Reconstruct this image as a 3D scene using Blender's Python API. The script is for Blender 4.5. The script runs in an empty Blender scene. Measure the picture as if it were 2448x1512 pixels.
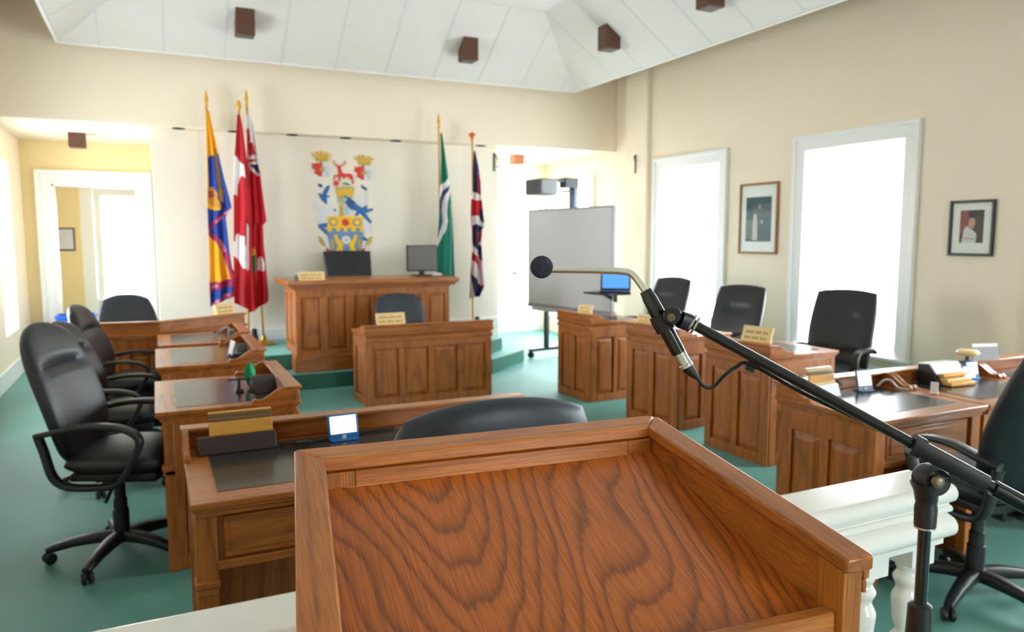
import bpy, bmesh, math, random
from math import pi, sin, cos, tan, radians, hypot, atan2, sqrt
from mathutils import Matrix, Vector

random.seed(7)
scene = bpy.context.scene
COL = scene.collection

# ------------------------------------------------------------------ materials
def srgb(r, g, b):
    def f(c):
        c = c / 255.0
        return c / 12.92 if c <= 0.04045 else ((c + 0.055) / 1.055) ** 2.4
    return (f(r), f(g), f(b), 1.0)

def new_mat(name):
    m = bpy.data.materials.new(name)
    m.use_nodes = True
    nt = m.node_tree
    b = nt.nodes['Principled BSDF']
    return m, nt, b

def N(nt, typ, **kw):
    n = nt.nodes.new(typ)
    for k, v in kw.items():
        setattr(n, k, v)
    return n

def plain(name, col, rough=0.5, metal=0.0, spec=0.5, noise=0.06, scale=25, bump=0.0, coat=0.0):
    """solid colour with a little procedural mottling"""
    m, nt, b = new_mat(name)
    tc = N(nt, 'ShaderNodeTexCoord')
    nz = N(nt, 'ShaderNodeTexNoise')
    nz.inputs['Scale'].default_value = scale
    nz.inputs['Detail'].default_value = 4
    nt.links.new(tc.outputs['Object'], nz.inputs['Vector'])
    rp = N(nt, 'ShaderNodeValToRGB')
    rp.color_ramp.elements[0].position = 0.3
    rp.color_ramp.elements[1].position = 0.7
    rp.color_ramp.elements[0].color = tuple(c * (1 - noise) for c in col[:3]) + (1,)
    rp.color_ramp.elements[1].color = tuple(min(1, c * (1 + noise)) for c in col[:3]) + (1,)
    nt.links.new(nz.outputs['Fac'], rp.inputs['Fac'])
    nt.links.new(rp.outputs['Color'], b.inputs['Base Color'])
    b.inputs['Roughness'].default_value = rough
    b.inputs['Metallic'].default_value = metal
    b.inputs['Specular IOR Level'].default_value = spec
    b.inputs['Coat Weight'].default_value = coat
    b.inputs['Coat Roughness'].default_value = 0.15
    if bump:
        bp = N(nt, 'ShaderNodeBump')
        bp.inputs['Strength'].default_value = bump
        bp.inputs['Distance'].default_value = 0.01
        nt.links.new(nz.outputs['Fac'], bp.inputs['Height'])
        nt.links.new(bp.outputs['Normal'], b.inputs['Normal'])
    return m

def wood(name, base, dark, axis='z', rough=0.34, coat=0.25, cath=False, figure=10.0, across=9.0, along=0.9, dark_amt=0.75, tilt=0.0):
    """stained oak: contour lines of a stretched noise give the cathedral figure, a finer noise the pores"""
    m, nt, b = new_mat(name)
    L = nt.links.new
    tc = N(nt, 'ShaderNodeTexCoord')
    pre = N(nt, 'ShaderNodeMapping')          # turns the grain into the plane of a sloping board
    pre.inputs['Rotation'].default_value = (-tilt, 0, 0)
    L(tc.outputs['Object'], pre.inputs['Vector'])
    mp = N(nt, 'ShaderNodeMapping')
    s = [across] * 3
    s['xyz'.index(axis)] = along
    mp.inputs['Scale'].default_value = s
    L(pre.outputs['Vector'], mp.inputs['Vector'])
    n1 = N(nt, 'ShaderNodeTexNoise')
    n1.inputs['Scale'].default_value = 1.0
    n1.inputs['Detail'].default_value = 2.5 if cath else 2.0
    n1.inputs['Roughness'].default_value = 0.42
    L(mp.outputs['Vector'], n1.inputs['Vector'])
    mu = N(nt, 'ShaderNodeMath', operation='MULTIPLY')
    mu.inputs[1].default_value = figure
    L(n1.outputs['Fac'], mu.inputs[0])
    # jagged edges of the growth rings
    mp3 = N(nt, 'ShaderNodeMapping')
    s3 = [260.0] * 3
    s3['xyz'.index(axis)] = 7.0
    mp3.inputs['Scale'].default_value = s3
    L(pre.outputs['Vector'], mp3.inputs['Vector'])
    n3 = N(nt, 'ShaderNodeTexNoise')
    n3.inputs['Scale'].default_value = 1.0
    n3.inputs['Detail'].default_value = 3
    L(mp3.outputs['Vector'], n3.inputs['Vector'])
    ma = N(nt, 'ShaderNodeMath', operation='MULTIPLY_ADD')
    ma.inputs[1].default_value = 0.34
    L(n3.outputs['Fac'], ma.inputs[0])
    L(mu.outputs[0], ma.inputs[2])
    last = ma.outputs[0]
    if cath:
        sx = N(nt, 'ShaderNodeSeparateXYZ'); L(pre.outputs['Vector'], sx.inputs[0])
        n5 = N(nt, 'ShaderNodeTexNoise'); n5.inputs['Scale'].default_value = 4.0; n5.inputs['Detail'].default_value = 1.0
        L(pre.outputs['Vector'], n5.inputs['Vector'])
        wob = N(nt, 'ShaderNodeMath', operation='MULTIPLY_ADD'); wob.inputs[1].default_value = 0.09
        L(n5.outputs['Fac'], wob.inputs[0]); L(sx.outputs[0], wob.inputs[2])
        a1 = N(nt, 'ShaderNodeMath', operation='ADD'); a1.inputs[1].default_value = 0.075
        L(wob.outputs[0], a1.inputs[0])
        a2 = N(nt, 'ShaderNodeMath', operation='MULTIPLY'); a2.inputs[1].default_value = 30.0
        L(a1.outputs[0], a2.inputs[0])
        a3 = N(nt, 'ShaderNodeMath', operation='MULTIPLY'); L(a2.outputs[0], a3.inputs[0]); L(a2.outputs[0], a3.inputs[1])
        a4 = N(nt, 'ShaderNodeMath', operation='ADD'); a4.inputs[1].default_value = 2.2; L(a3.outputs[0], a4.inputs[0])
        a5 = N(nt, 'ShaderNodeMath', operation='SQRT'); L(a4.outputs[0], a5.inputs[0])
        a6 = N(nt, 'ShaderNodeMath', operation='MULTIPLY_ADD'); a6.inputs[1].default_value = -11.0
        L(sx.outputs[1], a6.inputs[0]); L(a5.outputs[0], a6.inputs[2])
        a7 = N(nt, 'ShaderNodeMath', operation='ADD'); L(a6.outputs[0], a7.inputs[0]); L(last, a7.inputs[1])
        last = a7.outputs[0]
    fr = N(nt, 'ShaderNodeMath', operation='FRACT')
    L(last, fr.inputs[0])
    rp = N(nt, 'ShaderNodeValToRGB')
    e = rp.color_ramp.elements
    e[0].position = 0.0
    e[0].color = (1, 1, 1, 1)
    e[1].position = 1.0
    e[1].color = (0.0, 0.0, 0.0, 1)
    x = e.new(0.08); x.color = (0.12, 0.12, 0.12, 1)
    x = e.new(0.45); x.color = (0.0, 0.0, 0.0, 1)
    x = e.new(0.72); x.color = (0.30, 0.30, 0.30, 1)
    x = e.new(0.94); x.color = (0.95, 0.95, 0.95, 1)
    x = e.new(0.975); x.color = (1, 1, 1, 1)
    L(fr.outputs[0], rp.inputs['Fac'])
    mx = N(nt, 'ShaderNodeMix', data_type='RGBA')
    mx.inputs[6].default_value = base
    mx.inputs[7].default_value = dark
    md = N(nt, 'ShaderNodeMath', operation='MULTIPLY')
    md.inputs[1].default_value = dark_amt
    L(rp.outputs['Color'], md.inputs[0])
    L(md.outputs[0], mx.inputs[0])
    # pores
    mp2 = N(nt, 'ShaderNodeMapping')
    s2 = [420.0] * 3
    s2['xyz'.index(axis)] = 14.0
    mp2.inputs['Scale'].default_value = s2
    L(pre.outputs['Vector'], mp2.inputs['Vector'])
    n2 = N(nt, 'ShaderNodeTexNoise')
    n2.inputs['Scale'].default_value = 1.0
    n2.inputs['Detail'].default_value = 2
    L(mp2.outputs['Vector'], n2.inputs['Vector'])
    rp2 = N(nt, 'ShaderNodeValToRGB')
    rp2.color_ramp.elements[0].position = 0.35
    rp2.color_ramp.elements[0].color = (0.72, 0.70, 0.66, 1)
    rp2.color_ramp.elements[1].position = 0.62
    rp2.color_ramp.elements[1].color = (1.08, 1.08, 1.08, 1)
    L(n2.outputs['Fac'], rp2.inputs['Fac'])
    mm = N(nt, 'ShaderNodeMix', data_type='RGBA', blend_type='MULTIPLY')
    mm.inputs[0].default_value = 1.0
    L(mx.outputs[2], mm.inputs[6])
    L(rp2.outputs['Color'], mm.inputs[7])
    # slow variation of the stain
    n4 = N(nt, 'ShaderNodeTexNoise')
    n4.inputs['Scale'].default_value = 3.0
    L(pre.outputs['Vector'], n4.inputs['Vector'])
    rp4 = N(nt, 'ShaderNodeValToRGB')
    rp4.color_ramp.elements[0].color = (0.86, 0.84, 0.82, 1)
    rp4.color_ramp.elements[1].color = (1.12, 1.12, 1.12, 1)
    L(n4.outputs['Fac'], rp4.inputs['Fac'])
    m4 = N(nt, 'ShaderNodeMix', data_type='RGBA', blend_type='MULTIPLY')
    m4.inputs[0].default_value = 1.0
    L(mm.outputs[2], m4.inputs[6])
    L(rp4.outputs['Color'], m4.inputs[7])
    L(m4.outputs[2], b.inputs['Base Color'])
    b.inputs['Roughness'].default_value = rough
    b.inputs['Coat Weight'].default_value = coat
    b.inputs['Coat Roughness'].default_value = 0.22
    bp = N(nt, 'ShaderNodeBump')
    bp.inputs['Strength'].default_value = 0.08
    bp.inputs['Distance'].default_value = 0.002
    L(n2.outputs['Fac'], bp.inputs['Height'])
    L(bp.outputs['Normal'], b.inputs['Normal'])
    return m

OAK = srgb(178, 104, 38); OAKD = srgb(106, 56, 18)
M = {}
M['wood_z'] = wood('oak_upright', OAK, OAKD, 'z', rough=0.5, coat=0.08, figure=6, across=7, dark_amt=0.55)
M['wood_x'] = wood('oak_lengthwise', OAK, OAKD, 'x', figure=6, across=7, dark_amt=0.5)
M['wood_y'] = wood('oak_crosswise', OAK, OAKD, 'y', figure=6, across=7, dark_amt=0.5)
LB = srgb(192, 116, 44); LD = srgb(122, 66, 22)
M['lec_x'] = wood('lectern_oak_lengthwise', srgb(200, 122, 54), srgb(140, 76, 30), 'x', figure=7, across=12, along=0.8, dark_amt=0.55, rough=0.38)
M['lec_y'] = wood('lectern_oak_crosswise', srgb(188, 112, 44), srgb(126, 66, 24), 'y', tilt=radians(10), figure=7, across=12, along=0.8, dark_amt=0.55, rough=0.38)
M['lec_z'] = wood('lectern_oak_upright', LB, LD, 'z', figure=7, across=12, along=0.8, dark_amt=0.55, rough=0.4)
M['lec_panel'] = wood('lectern_veneer', srgb(194, 104, 34), srgb(104, 52, 16), 'y', tilt=math.atan(0.325), figure=5.0, across=7.5, along=1.6, cath=True, dark_amt=0.75, rough=0.36, coat=0.2)
M['worn'] = plain('worn_wood_edge', srgb(226, 178, 122), 0.5)
M['dark_in'] = plain('dark_kneehole', srgb(66, 36, 20), 0.6)
M['cream'] = plain('cream_wall_paint', srgb(238, 224, 204), 0.5, spec=0.3, noise=0.012, scale=3)
M['yellow'] = plain('yellow_cream_wall_paint', srgb(236, 214, 164), 0.6, spec=0.25, noise=0.012, scale=3)
M['offwhite'] = plain('off_white_wall_paint', srgb(238, 230, 216), 0.5, spec=0.3, noise=0.012, scale=3)
M['trim'] = plain('white_gloss_trim', srgb(240, 240, 240), 0.3, noise=0.01)
M['rail'] = plain('white_gloss_enamel', srgb(240, 239, 234), 0.16, noise=0.01, coat=0.4)
M['ceil'] = plain('white_ceiling_tile', srgb(212, 209, 206), 0.8, spec=0.2, noise=0.015, scale=6)
M['joint'] = plain('grey_ceiling_joint', srgb(196, 200, 202), 0.7)
M['black'] = plain('black_plastic', srgb(30, 31, 34), 0.42, noise=0.1)
M['metal_black'] = plain('black_painted_metal', srgb(20, 21, 24), 0.22, noise=0.05, coat=0.5)
M['rubber'] = plain('black_rubber', srgb(26, 27, 28), 0.6)
M['leather'] = plain('black_leather', srgb(30, 33, 38), 0.42, noise=0.12, scale=60, bump=0.12)
M['leather_b'] = plain('blue_black_leather', srgb(38, 46, 58), 0.45, noise=0.1, scale=60, bump=0.1)
M['inlay'] = plain('black_leather_inlay', srgb(50, 49, 50), 0.2, noise=0.06, scale=80)
M['foam'] = plain('black_foam', srgb(70, 76, 88), 0.95, spec=0.2, noise=0.35, scale=700, bump=0.8)
M['chrome'] = plain('polished_steel', srgb(246, 244, 238), 0.3, metal=1.0, noise=0.02)
M['silver'] = plain('satin_nickel', srgb(205, 205, 202), 0.34, metal=1.0, noise=0.02)
M['brass'] = plain('brass', srgb(205, 160, 70), 0.28, metal=1.0, noise=0.05)
M['bolt'] = plain('dull_bronze', srgb(120, 108, 88), 0.4, metal=0.6)
M['gold_paint'] = plain('gold_paint', srgb(214, 160, 60), 0.4)
M['plate'] = plain('pale_gold_plate', srgb(232, 200, 140), 0.42, noise=0.02)
M['engrave'] = plain('engraved_lettering', srgb(150, 118, 62), 0.6)
M['brownbox'] = plain('brown_enamel', srgb(88, 54, 36), 0.5)
M['tanbox'] = plain('tan_enamel', srgb(182, 116, 84), 0.5)
M['dark_lens'] = plain('dark_lens', srgb(18, 16, 16), 0.3)
M['matte'] = plain('matte_dark_grey', srgb(52, 50, 48), 0.95, spec=0.05)
M['board'] = plain('whiteboard_surface', srgb(214, 212, 214), 0.35, noise=0.005)
M['grey'] = plain('grey_plastic', srgb(150, 152, 158), 0.45)
M['lgrey'] = plain('light_grey_plastic', srgb(205, 206, 210), 0.45)
M['dgrey'] = plain('dark_grey_plastic', srgb(78, 80, 82), 0.5)
M['bluegrey'] = plain('blue_grey_metal', srgb(108, 128, 152), 0.4)
M['monitor'] = plain('dark_screen', srgb(78, 70, 62), 0.3, noise=0.02)
M['white'] = plain('white_plastic', srgb(240, 241, 243), 0.4, noise=0.01)
M['paper'] = plain('white_paper', srgb(244, 243, 240), 0.8, noise=0.01)
M['blue'] = plain('blue_plastic', srgb(30, 110, 180), 0.4)
M['blue_bin'] = plain('blue_bin_plastic', srgb(20, 80, 190), 0.45)
M['darkbrown'] = plain('dark_brown_wood', srgb(52, 34, 32), 0.4)
M['honey'] = plain('honey_wood', srgb(226, 168, 78), 0.45)
M['khaki'] = plain('khaki_wood', srgb(116, 96, 58), 0.5)
M['green_cloth'] = plain('green_cloth', srgb(22, 150, 96), 0.8)
M['orange'] = plain('orange_plastic', srgb(222, 140, 70), 0.5)

def emit_mat(name, col, s):
    m, nt, b = new_mat(name)
    tc = N(nt, 'ShaderNodeTexCoord'); nz = N(nt, 'ShaderNodeTexNoise')
    nt.links.new(tc.outputs['Object'], nz.inputs['Vector'])
    b.inputs['Base Color'].default_value = col
    b.inputs['Emission Color'].default_value = col
    b.inputs['Emission Strength'].default_value = s
    b.inputs['Roughness'].default_value = 0.3
    return m
M['screen_white'] = emit_mat('lit_white_screen', srgb(236, 240, 248), 0.55)
M['screen_blue'] = emit_mat('lit_blue_screen', srgb(70, 130, 205), 0.5)

def glass_mat():
    m = bpy.data.materials.new('window_glass')
    m.use_nodes = True
    nt = m.node_tree
    nt.nodes.clear()
    out = N(nt, 'ShaderNodeOutputMaterial')
    tr = N(nt, 'ShaderNodeBsdfTransparent')
    tr.inputs['Color'].default_value = (0.97, 0.985, 0.98, 1)
    gl = N(nt, 'ShaderNodeBsdfGlossy')
    gl.inputs['Roughness'].default_value = 0.03
    fr = N(nt, 'ShaderNodeFresnel')
    fr.inputs['IOR'].default_value = 1.35
    mx = N(nt, 'ShaderNodeMixShader')
    ge = N(nt, 'ShaderNodeNewGeometry')
    inv = N(nt, 'ShaderNodeMath', operation='SUBTRACT'); inv.inputs[0].default_value = 1.0
    nt.links.new(ge.outputs['Backfacing'], inv.inputs[1])
    ml = N(nt, 'ShaderNodeMath', operation='MULTIPLY')
    nt.links.new(fr.outputs[0], ml.inputs[0]); nt.links.new(inv.outputs[0], ml.inputs[1])
    nt.links.new(ml.outputs[0], mx.inputs[0])
    nt.links.new(tr.outputs[0], mx.inputs[1])
    nt.links.new(gl.outputs[0], mx.inputs[2])
    nt.links.new(mx.outputs[0], out.inputs[0])
    return m
M['glass'] = glass_mat()

def carpet_mat():
    m, nt, b = new_mat('green_carpet')
    L = nt.links.new
    tc = N(nt, 'ShaderNodeTexCoord')
    n1 = N(nt, 'ShaderNodeTexNoise'); n1.inputs['Scale'].default_value = 2.2; n1.inputs['Detail'].default_value = 5
    n2 = N(nt, 'ShaderNodeTexNoise'); n2.inputs['Scale'].default_value = 420; n2.inputs['Detail'].default_value = 2
    L(tc.outputs['Object'], n1.inputs['Vector']); L(tc.outputs['Object'], n2.inputs['Vector'])
    rp = N(nt, 'ShaderNodeValToRGB')
    rp.color_ramp.elements[0].position = 0.3; rp.color_ramp.elements[1].position = 0.7
    rp.color_ramp.elements[0].color = srgb(34, 96, 80)
    rp.color_ramp.elements[1].color = srgb(52, 118, 100)
    L(n1.outputs['Fac'], rp.inputs['Fac'])
    rp2 = N(nt, 'ShaderNodeValToRGB')
    rp2.color_ramp.elements[0].position = 0.25; rp2.color_ramp.elements[1].position = 0.75
    rp2.color_ramp.elements[0].color = (0.72, 0.72, 0.72, 1)
    rp2.color_ramp.elements[1].color = (1.15, 1.15, 1.15, 1)
    L(n2.outputs['Fac'], rp2.inputs['Fac'])
    mm = N(nt, 'ShaderNodeMix', data_type='RGBA', blend_type='MULTIPLY'); mm.inputs[0].default_value = 1
    L(rp.outputs['Color'], mm.inputs[6]); L(rp2.outputs['Color'], mm.inputs[7])
    L(mm.outputs[2], b.inputs['Base Color'])
    b.inputs['Roughness'].default_value = 0.5
    b.inputs['Specular IOR Level'].default_value = 0.5
    b.inputs['Sheen Weight'].default_value = 0.8
    b.inputs['Sheen Tint'].default_value = (0.42, 0.86, 0.84, 1)
    b.inputs['Sheen Roughness'].default_value = 0.4
    bp = N(nt, 'ShaderNodeBump'); bp.inputs['Strength'].default_value = 0.35; bp.inputs['Distance'].default_value = 0.004
    L(n2.outputs['Fac'], bp.inputs['Height']); L(bp.outputs['Normal'], b.inputs['Normal'])
    return m
M['carpet'] = carpet_mat()

_flat = {}
def flat(r, g, b, rough=0.75):
    k = (r, g, b, rough)
    if k not in _flat:
        _flat[k] = plain('dye_%d_%d_%d' % (r, g, b), srgb(r, g, b), rough, noise=0.04, scale=90)
    return _flat[k]

# ------------------------------------------------------------------ mesh helpers
class MB:
    def __init__(s):
        s.v = []; s.f = []; s.mi = []; s.cur = 0
    def add(s, vs, fs, T=None):
        o = len(s.v)
        s.v += [tuple(T @ Vector(p)) if T is not None else tuple(p) for p in vs]
        for f in fs:
            s.f.append(tuple(i + o for i in f)); s.mi.append(s.cur)
        return s
    def box(s, x0, x1, y0, y1, z0, z1, T=None):
        vs = [(x, y, z) for z in (z0, z1) for y in (y0, y1) for x in (x0, x1)]
        fs = [(0, 2, 3, 1), (4, 5, 7, 6), (0, 1, 5, 4), (2, 6, 7, 3), (0, 4, 6, 2), (1, 3, 7, 5)]
        return s.add(vs, fs, T)
    def prism(s, poly, h0, h1, T=None):
        """poly in xy (ccw), extruded z h0..h1; h may be functions of (x,y)"""
        a = sum(poly[i][0] * poly[(i + 1) % len(poly)][1] - poly[(i + 1) % len(poly)][0] * poly[i][1] for i in range(len(poly)))
        if a < 0: poly = poly[::-1]
        n = len(poly)
        g0 = h0 if callable(h0) else (lambda x, y: h0)
        g1 = h1 if callable(h1) else (lambda x, y: h1)
        vs = [(x, y, g0(x, y)) for x, y in poly] + [(x, y, g1(x, y)) for x, y in poly]
        fs = [tuple(range(n - 1, -1, -1)), tuple(range(n, 2 * n))]
        fs += [(i, (i + 1) % n, n + (i + 1) % n, n + i) for i in range(n)]
        return s.add(vs, fs, T)
    def hexa(s, p8):
        fs = [(0, 2, 3, 1), (4, 5, 7, 6), (0, 1, 5, 4), (2, 6, 7, 3), (0, 4, 6, 2), (1, 3, 7, 5)]
        return s.add(p8, fs)
    def lathe(s, prof, n=24, T=None):
        vs = []; fs = []
        m = len(prof)
        for r, z in prof:
            for k in range(n):
                a = 2 * pi * k / n
                vs.append((r * cos(a), r * sin(a), z))
        for j in range(m - 1):
            for k in range(n):
                fs.append((j * n + k, j * n + (k + 1) % n, (j + 1) * n + (k + 1) % n, (j + 1) * n + k))
        fs.append(tuple(range(n - 1, -1, -1)))
        fs.append(tuple((m - 1) * n + k for k in range(n)))
        return s.add(vs, fs, T)
    def tube(s, pts, r, n=12, sec=None, up=None):
        """tube through points; r number or list; sec=(a,b) gives a rounded rectangular section"""
        P = [Vector(p) for p in pts]
        R = r if isinstance(r, (list, tuple)) else [r] * len(P)
        tang = []
        for i in range(len(P)):
            a = P[max(0, i - 1)]; b = P[min(len(P) - 1, i + 1)]
            tang.append((b - a).normalized())
        u = Vector(up) if up else (Vector((0, 0, 1)) if abs(tang[0].z) < 0.9 else Vector((1, 0, 0)))
        vs = []; fs = []
        for i, p in enumerate(P):
            t = tang[i]
            x = u - t * u.dot(t)
            if x.length < 1e-5: x = t.orthogonal()
            x.normalize(); y = t.cross(x)
            if not up: u = x
            for k in range(n):
                a = 2 * pi * k / n
                if sec:
                    c, d = cos(a), sin(a)
                    q = x * (sec[0] * math.copysign(abs(c) ** 0.5, c)) + y * (sec[1] * math.copysign(abs(d) ** 0.5, d))
                    q = q * R[i]
                else:
                    q = (x * cos(a) + y * sin(a)) * R[i]
                vs.append(tuple(p + q))
        m = len(P)
        for j in range(m - 1):
            for k in range(n):
                fs.append((j * n + k, j * n + (k + 1) % n, (j + 1) * n + (k + 1) % n, (j + 1) * n + k))
        fs.append(tuple(range(n - 1, -1, -1)))
        fs.append(tuple((m - 1) * n + k for k in range(n)))
        return s.add(vs, fs)
    def sphere(s, c, r, n=32, sc=(1, 1, 1)):
        vs = []; fs = []
        m = n // 2
        for j in range(1, m):
            t = pi * j / m
            for k in range(n):
                a = 2 * pi * k / n
                vs.append((c[0] + r * sc[0] * sin(t) * cos(a), c[1] + r * sc[1] * sin(t) * sin(a), c[2] + r * sc[2] * cos(t)))
        vs.append((c[0], c[1], c[2] + r * sc[2])); vs.append((c[0], c[1], c[2] - r * sc[2]))
        tpi = len(vs) - 2; bti = tpi + 1
        for j in range(m - 2):
            for k in range(n):
                fs.append((j * n + k, (j + 1) * n + k, (j + 1) * n + (k + 1) % n, j * n + (k + 1) % n))
        for k in range(n):
            fs.append((tpi, k, (k + 1) % n))
            fs.append((bti, (m - 2) * n + (k + 1) % n, (m - 2) * n + k))
        return s.add(vs, fs)
    def build(s, name, mats, parent=None, bevel=0.0, smooth=True, ang=40, solid=0.0):
        me = bpy.data.meshes.new(name)
        me.from_pydata(s.v, [], s.f)
        if not isinstance(mats, (list, tuple)): mats = [mats]
        for m in mats: me.materials.append(m)
        me.polygons.foreach_set('material_index', s.mi)
        bm = bmesh.new(); bm.from_mesh(me)
        bmesh.ops.recalc_face_normals(bm, faces=bm.faces)
        bm.to_mesh(me); bm.free()
        if smooth:
            me.polygons.foreach_set('use_smooth', [True] * len(me.polygons))
            me.set_sharp_from_angle(angle=radians(ang))
        o = bpy.data.objects.new(name, me)
        COL.objects.link(o)
        if parent: o.parent = parent
        if bevel:
            b = o.modifiers.new('bevel', 'BEVEL')
            b.width = bevel; b.segments = 2; b.limit_method = 'ANGLE'; b.angle_limit = radians(50)
        if solid:
            b = o.modifiers.new('thickness', 'SOLIDIFY'); b.thickness = solid; b.offset = 0
        return o

def thing(name, label, cat, loc=(0, 0, 0), rz=0.0, group=None):
    o = bpy.data.objects.new(name, None)
    o.empty_display_size = 0.1
    COL.objects.link(o)
    o.location = loc; o.rotation_euler = (0, 0, rz)
    o['label'] = label; o['category'] = cat
    if group: o['group'] = group
    return o

def tag(o, label, cat, group=None):
    o['label'] = label; o['category'] = cat
    if group: o['group'] = group
    return o

def struct(o):
    o['kind'] = 'structure'
    return o

def sroot(name, loc=(0, 0, 0), rz=0):
    o = bpy.data.objects.new(name, None)
    COL.objects.link(o); o.location = loc; o.rotation_euler = (0, 0, rz)
    o['kind'] = 'structure'
    return o

def dup(root, loc, rz, label, group=None, sc=None):
    def cp(o, par):
        c = o.copy(); COL.objects.link(c)
        if par: c.parent = par
        for ch in list(o.children): cp(ch, c)
        return c
    r = cp(root, None)
    r.location = loc; r.rotation_euler = (0, 0, rz)
    r['label'] = label
    if group: r['group'] = group
    if sc: r.scale = sc
    return r

def RX(a): return Matrix.Rotation(a, 4, 'X')
def RY(a): return Matrix.Rotation(a, 4, 'Y')
def RZ(a): return Matrix.Rotation(a, 4, 'Z')
def TR(x, y, z): return Matrix.Translation((x, y, z))

# ------------------------------------------------------------------ the room
XL, XR, YF, YB = -1.46, 6.0, 9.30, 11.40     # left wall, right wall, beam face, back of the alcoves
YBACK = -3.6
ZC = 4.6                                      # flat ceiling high above the hung canopy
ZB = 2.83                                     # underside of the beam

mb = MB(); mb.box(XL - 0.4, 6.6, YBACK - 0.3, 15.0, -0.1, 0.0)
struct(mb.build('floor', M['carpet'], smooth=False))
mb = MB(); mb.box(XL - 0.4, 6.6, YBACK - 0.3, YF + 0.02, ZC, ZC + 0.1)
struct(mb.build('ceiling', M['cream'], smooth=False))

def wall_x(name, x0, x1, ya, yb, za, zb, holes, mat):
    """wall slab between planes x0..x1 running along y with rectangular holes (y0,y1,z0,z1)"""
    mb = MB(); holes = sorted(holes); y = ya
    for h in holes:
        mb.box(x0, x1, y, h[0], za, zb)
        if h[2] > za: mb.box(x0, x1, h[0], h[1], za, h[2])
        mb.box(x0, x1, h[0], h[1], h[3], zb)
        y = h[1]
    mb.box(x0, x1, y, yb, za, zb)
    return struct(mb.build(name, mat, smooth=False))

def wall_y(name, y0, y1, xa, xb, za, zb, holes, mat):
    mb = MB(); holes = sorted(holes); x = xa
    for h in holes:
        mb.box(x, h[0], y0, y1, za, zb)
        if h[2] > za: mb.box(h[0], h[1], y0, y1, za, h[2])
        mb.box(h[0], h[1], y0, y1, h[3], zb)
        x = h[1]
    mb.box(x, xb, y0, y1, za, zb)
    return struct(mb.build(name, mat, smooth=False))

WT = 0.34
WZ0, WZ1 = 0.52, 2.465
rwin = [(6.92, 8.02), (4.53, 5.64), (2.14, 3.25), (-0.25, 0.86)]
lwin = [(7.0, 8.2), (9.62, 10.45)]  # first opening is out of view, added to light the back wall
wall_x('wall_right', XR, XR + WT + 0.06, YBACK, 8.27, 0, ZC, [(a, b, WZ0, WZ1) for a, b in rwin], M['cream'])
wall_x('wall_right_recess', XR + 0.13, XR + WT + 0.06, 8.27, YB, 0, ZC, [(10.0, 11.1, 0.3, 2.4)], M['cream'])
wall_x('wall_left', XL - WT, XL, YBACK, 15.0, 0, ZC, [(a, b, WZ0, WZ1) for a, b in lwin], M['cream'])
wall_y('wall_rear', YBACK - 0.3, YBACK, XL, XR, 0, ZC, [(1.7, 2.9, WZ0, WZ1)], M['cream'])

# beam above the dais and the two alcoves, soffit behind it
mb = MB(); mb.box(XL, XR + 0.13, YF, YF + 0.22, ZB, ZC)
struct(mb.build('wall_beam', M['cream'], smooth=False))
mb = MB(); mb.box(XL, XR + 0.13, YF + 0.22, YB, ZB + 0.001, ZB + 0.1)
struct(mb.build('ceiling_alcove', M['cream'], smooth=False))
mb = MB(); mb.box(0.05, 4.36, 9.55, YB, 0, ZB)
struct(mb.build('wall_centre', M['offwhite'], smooth=False))
# back walls of the alcoves
wall_y('wall_back_left', YB, YB + 0.2, XL, 0.05, 0, ZB + 0.1, [(-1.13, -0.15, 0, 2.28)], M['yellow'])
wall_y('wall_back_right', YB, YB + 0.2, 4.36, XR + 0.13, 0, ZB + 0.1, [(5.68, 6.08, 0.4, 2.29)], M['cream'])
# room beyond the left doorway
wall_y('wall_corridor', 14.5, 14.7, XL, 1.2, 0, ZB, [(-0.75, -0.16, 0.55, 2.30)], M['yellow'])
mb = MB(); mb.box(XL, 1.2, YB + 0.2, 14.7, ZB, ZB + 0.1)
struct(mb.build('ceiling_corridor', M['cream'], smooth=False))
mb = MB(); mb.box(1.2, 1.3, YB + 0.2, 14.7, 0, ZB)
struct(mb.build('wall_corridor_right', M['cream'], smooth=False))
mb = MB(); mb.box(-0.965, -0.79, 13.25, 13.45, 0, ZB)
struct(mb.build('trim_corridor_pier', M['trim'], bevel=0.01))

# baseboards
def baseboard(name, x0, x1, y0, y1, z0=0.0, h=0.17):
    mb = MB(); mb.box(x0, x1, y0, y1, z0, z0 + h)
    return struct(mb.build(name, M['trim'], bevel=0.006))
baseboard('baseboard_left', XL, XL + 0.022, YBACK, YB, h=0.2)
baseboard('baseboard_right', XR - 0.022, XR, YBACK, 8.27, h=0.2)
baseboard('baseboard_centre', 0.05, 4.36, 9.528, 9.55, 0.34, 0.15)
baseboard('baseboard_alcove', 4.36, XR + 0.13, YB - 0.02, YB, h=0.16)

mb = MB(); mb.box(5.93, XR + 0.13, 8.27, 8.78, 0, ZC)
struct(mb.build('wall_right_pier', M['cream'], bevel=0.02))

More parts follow.
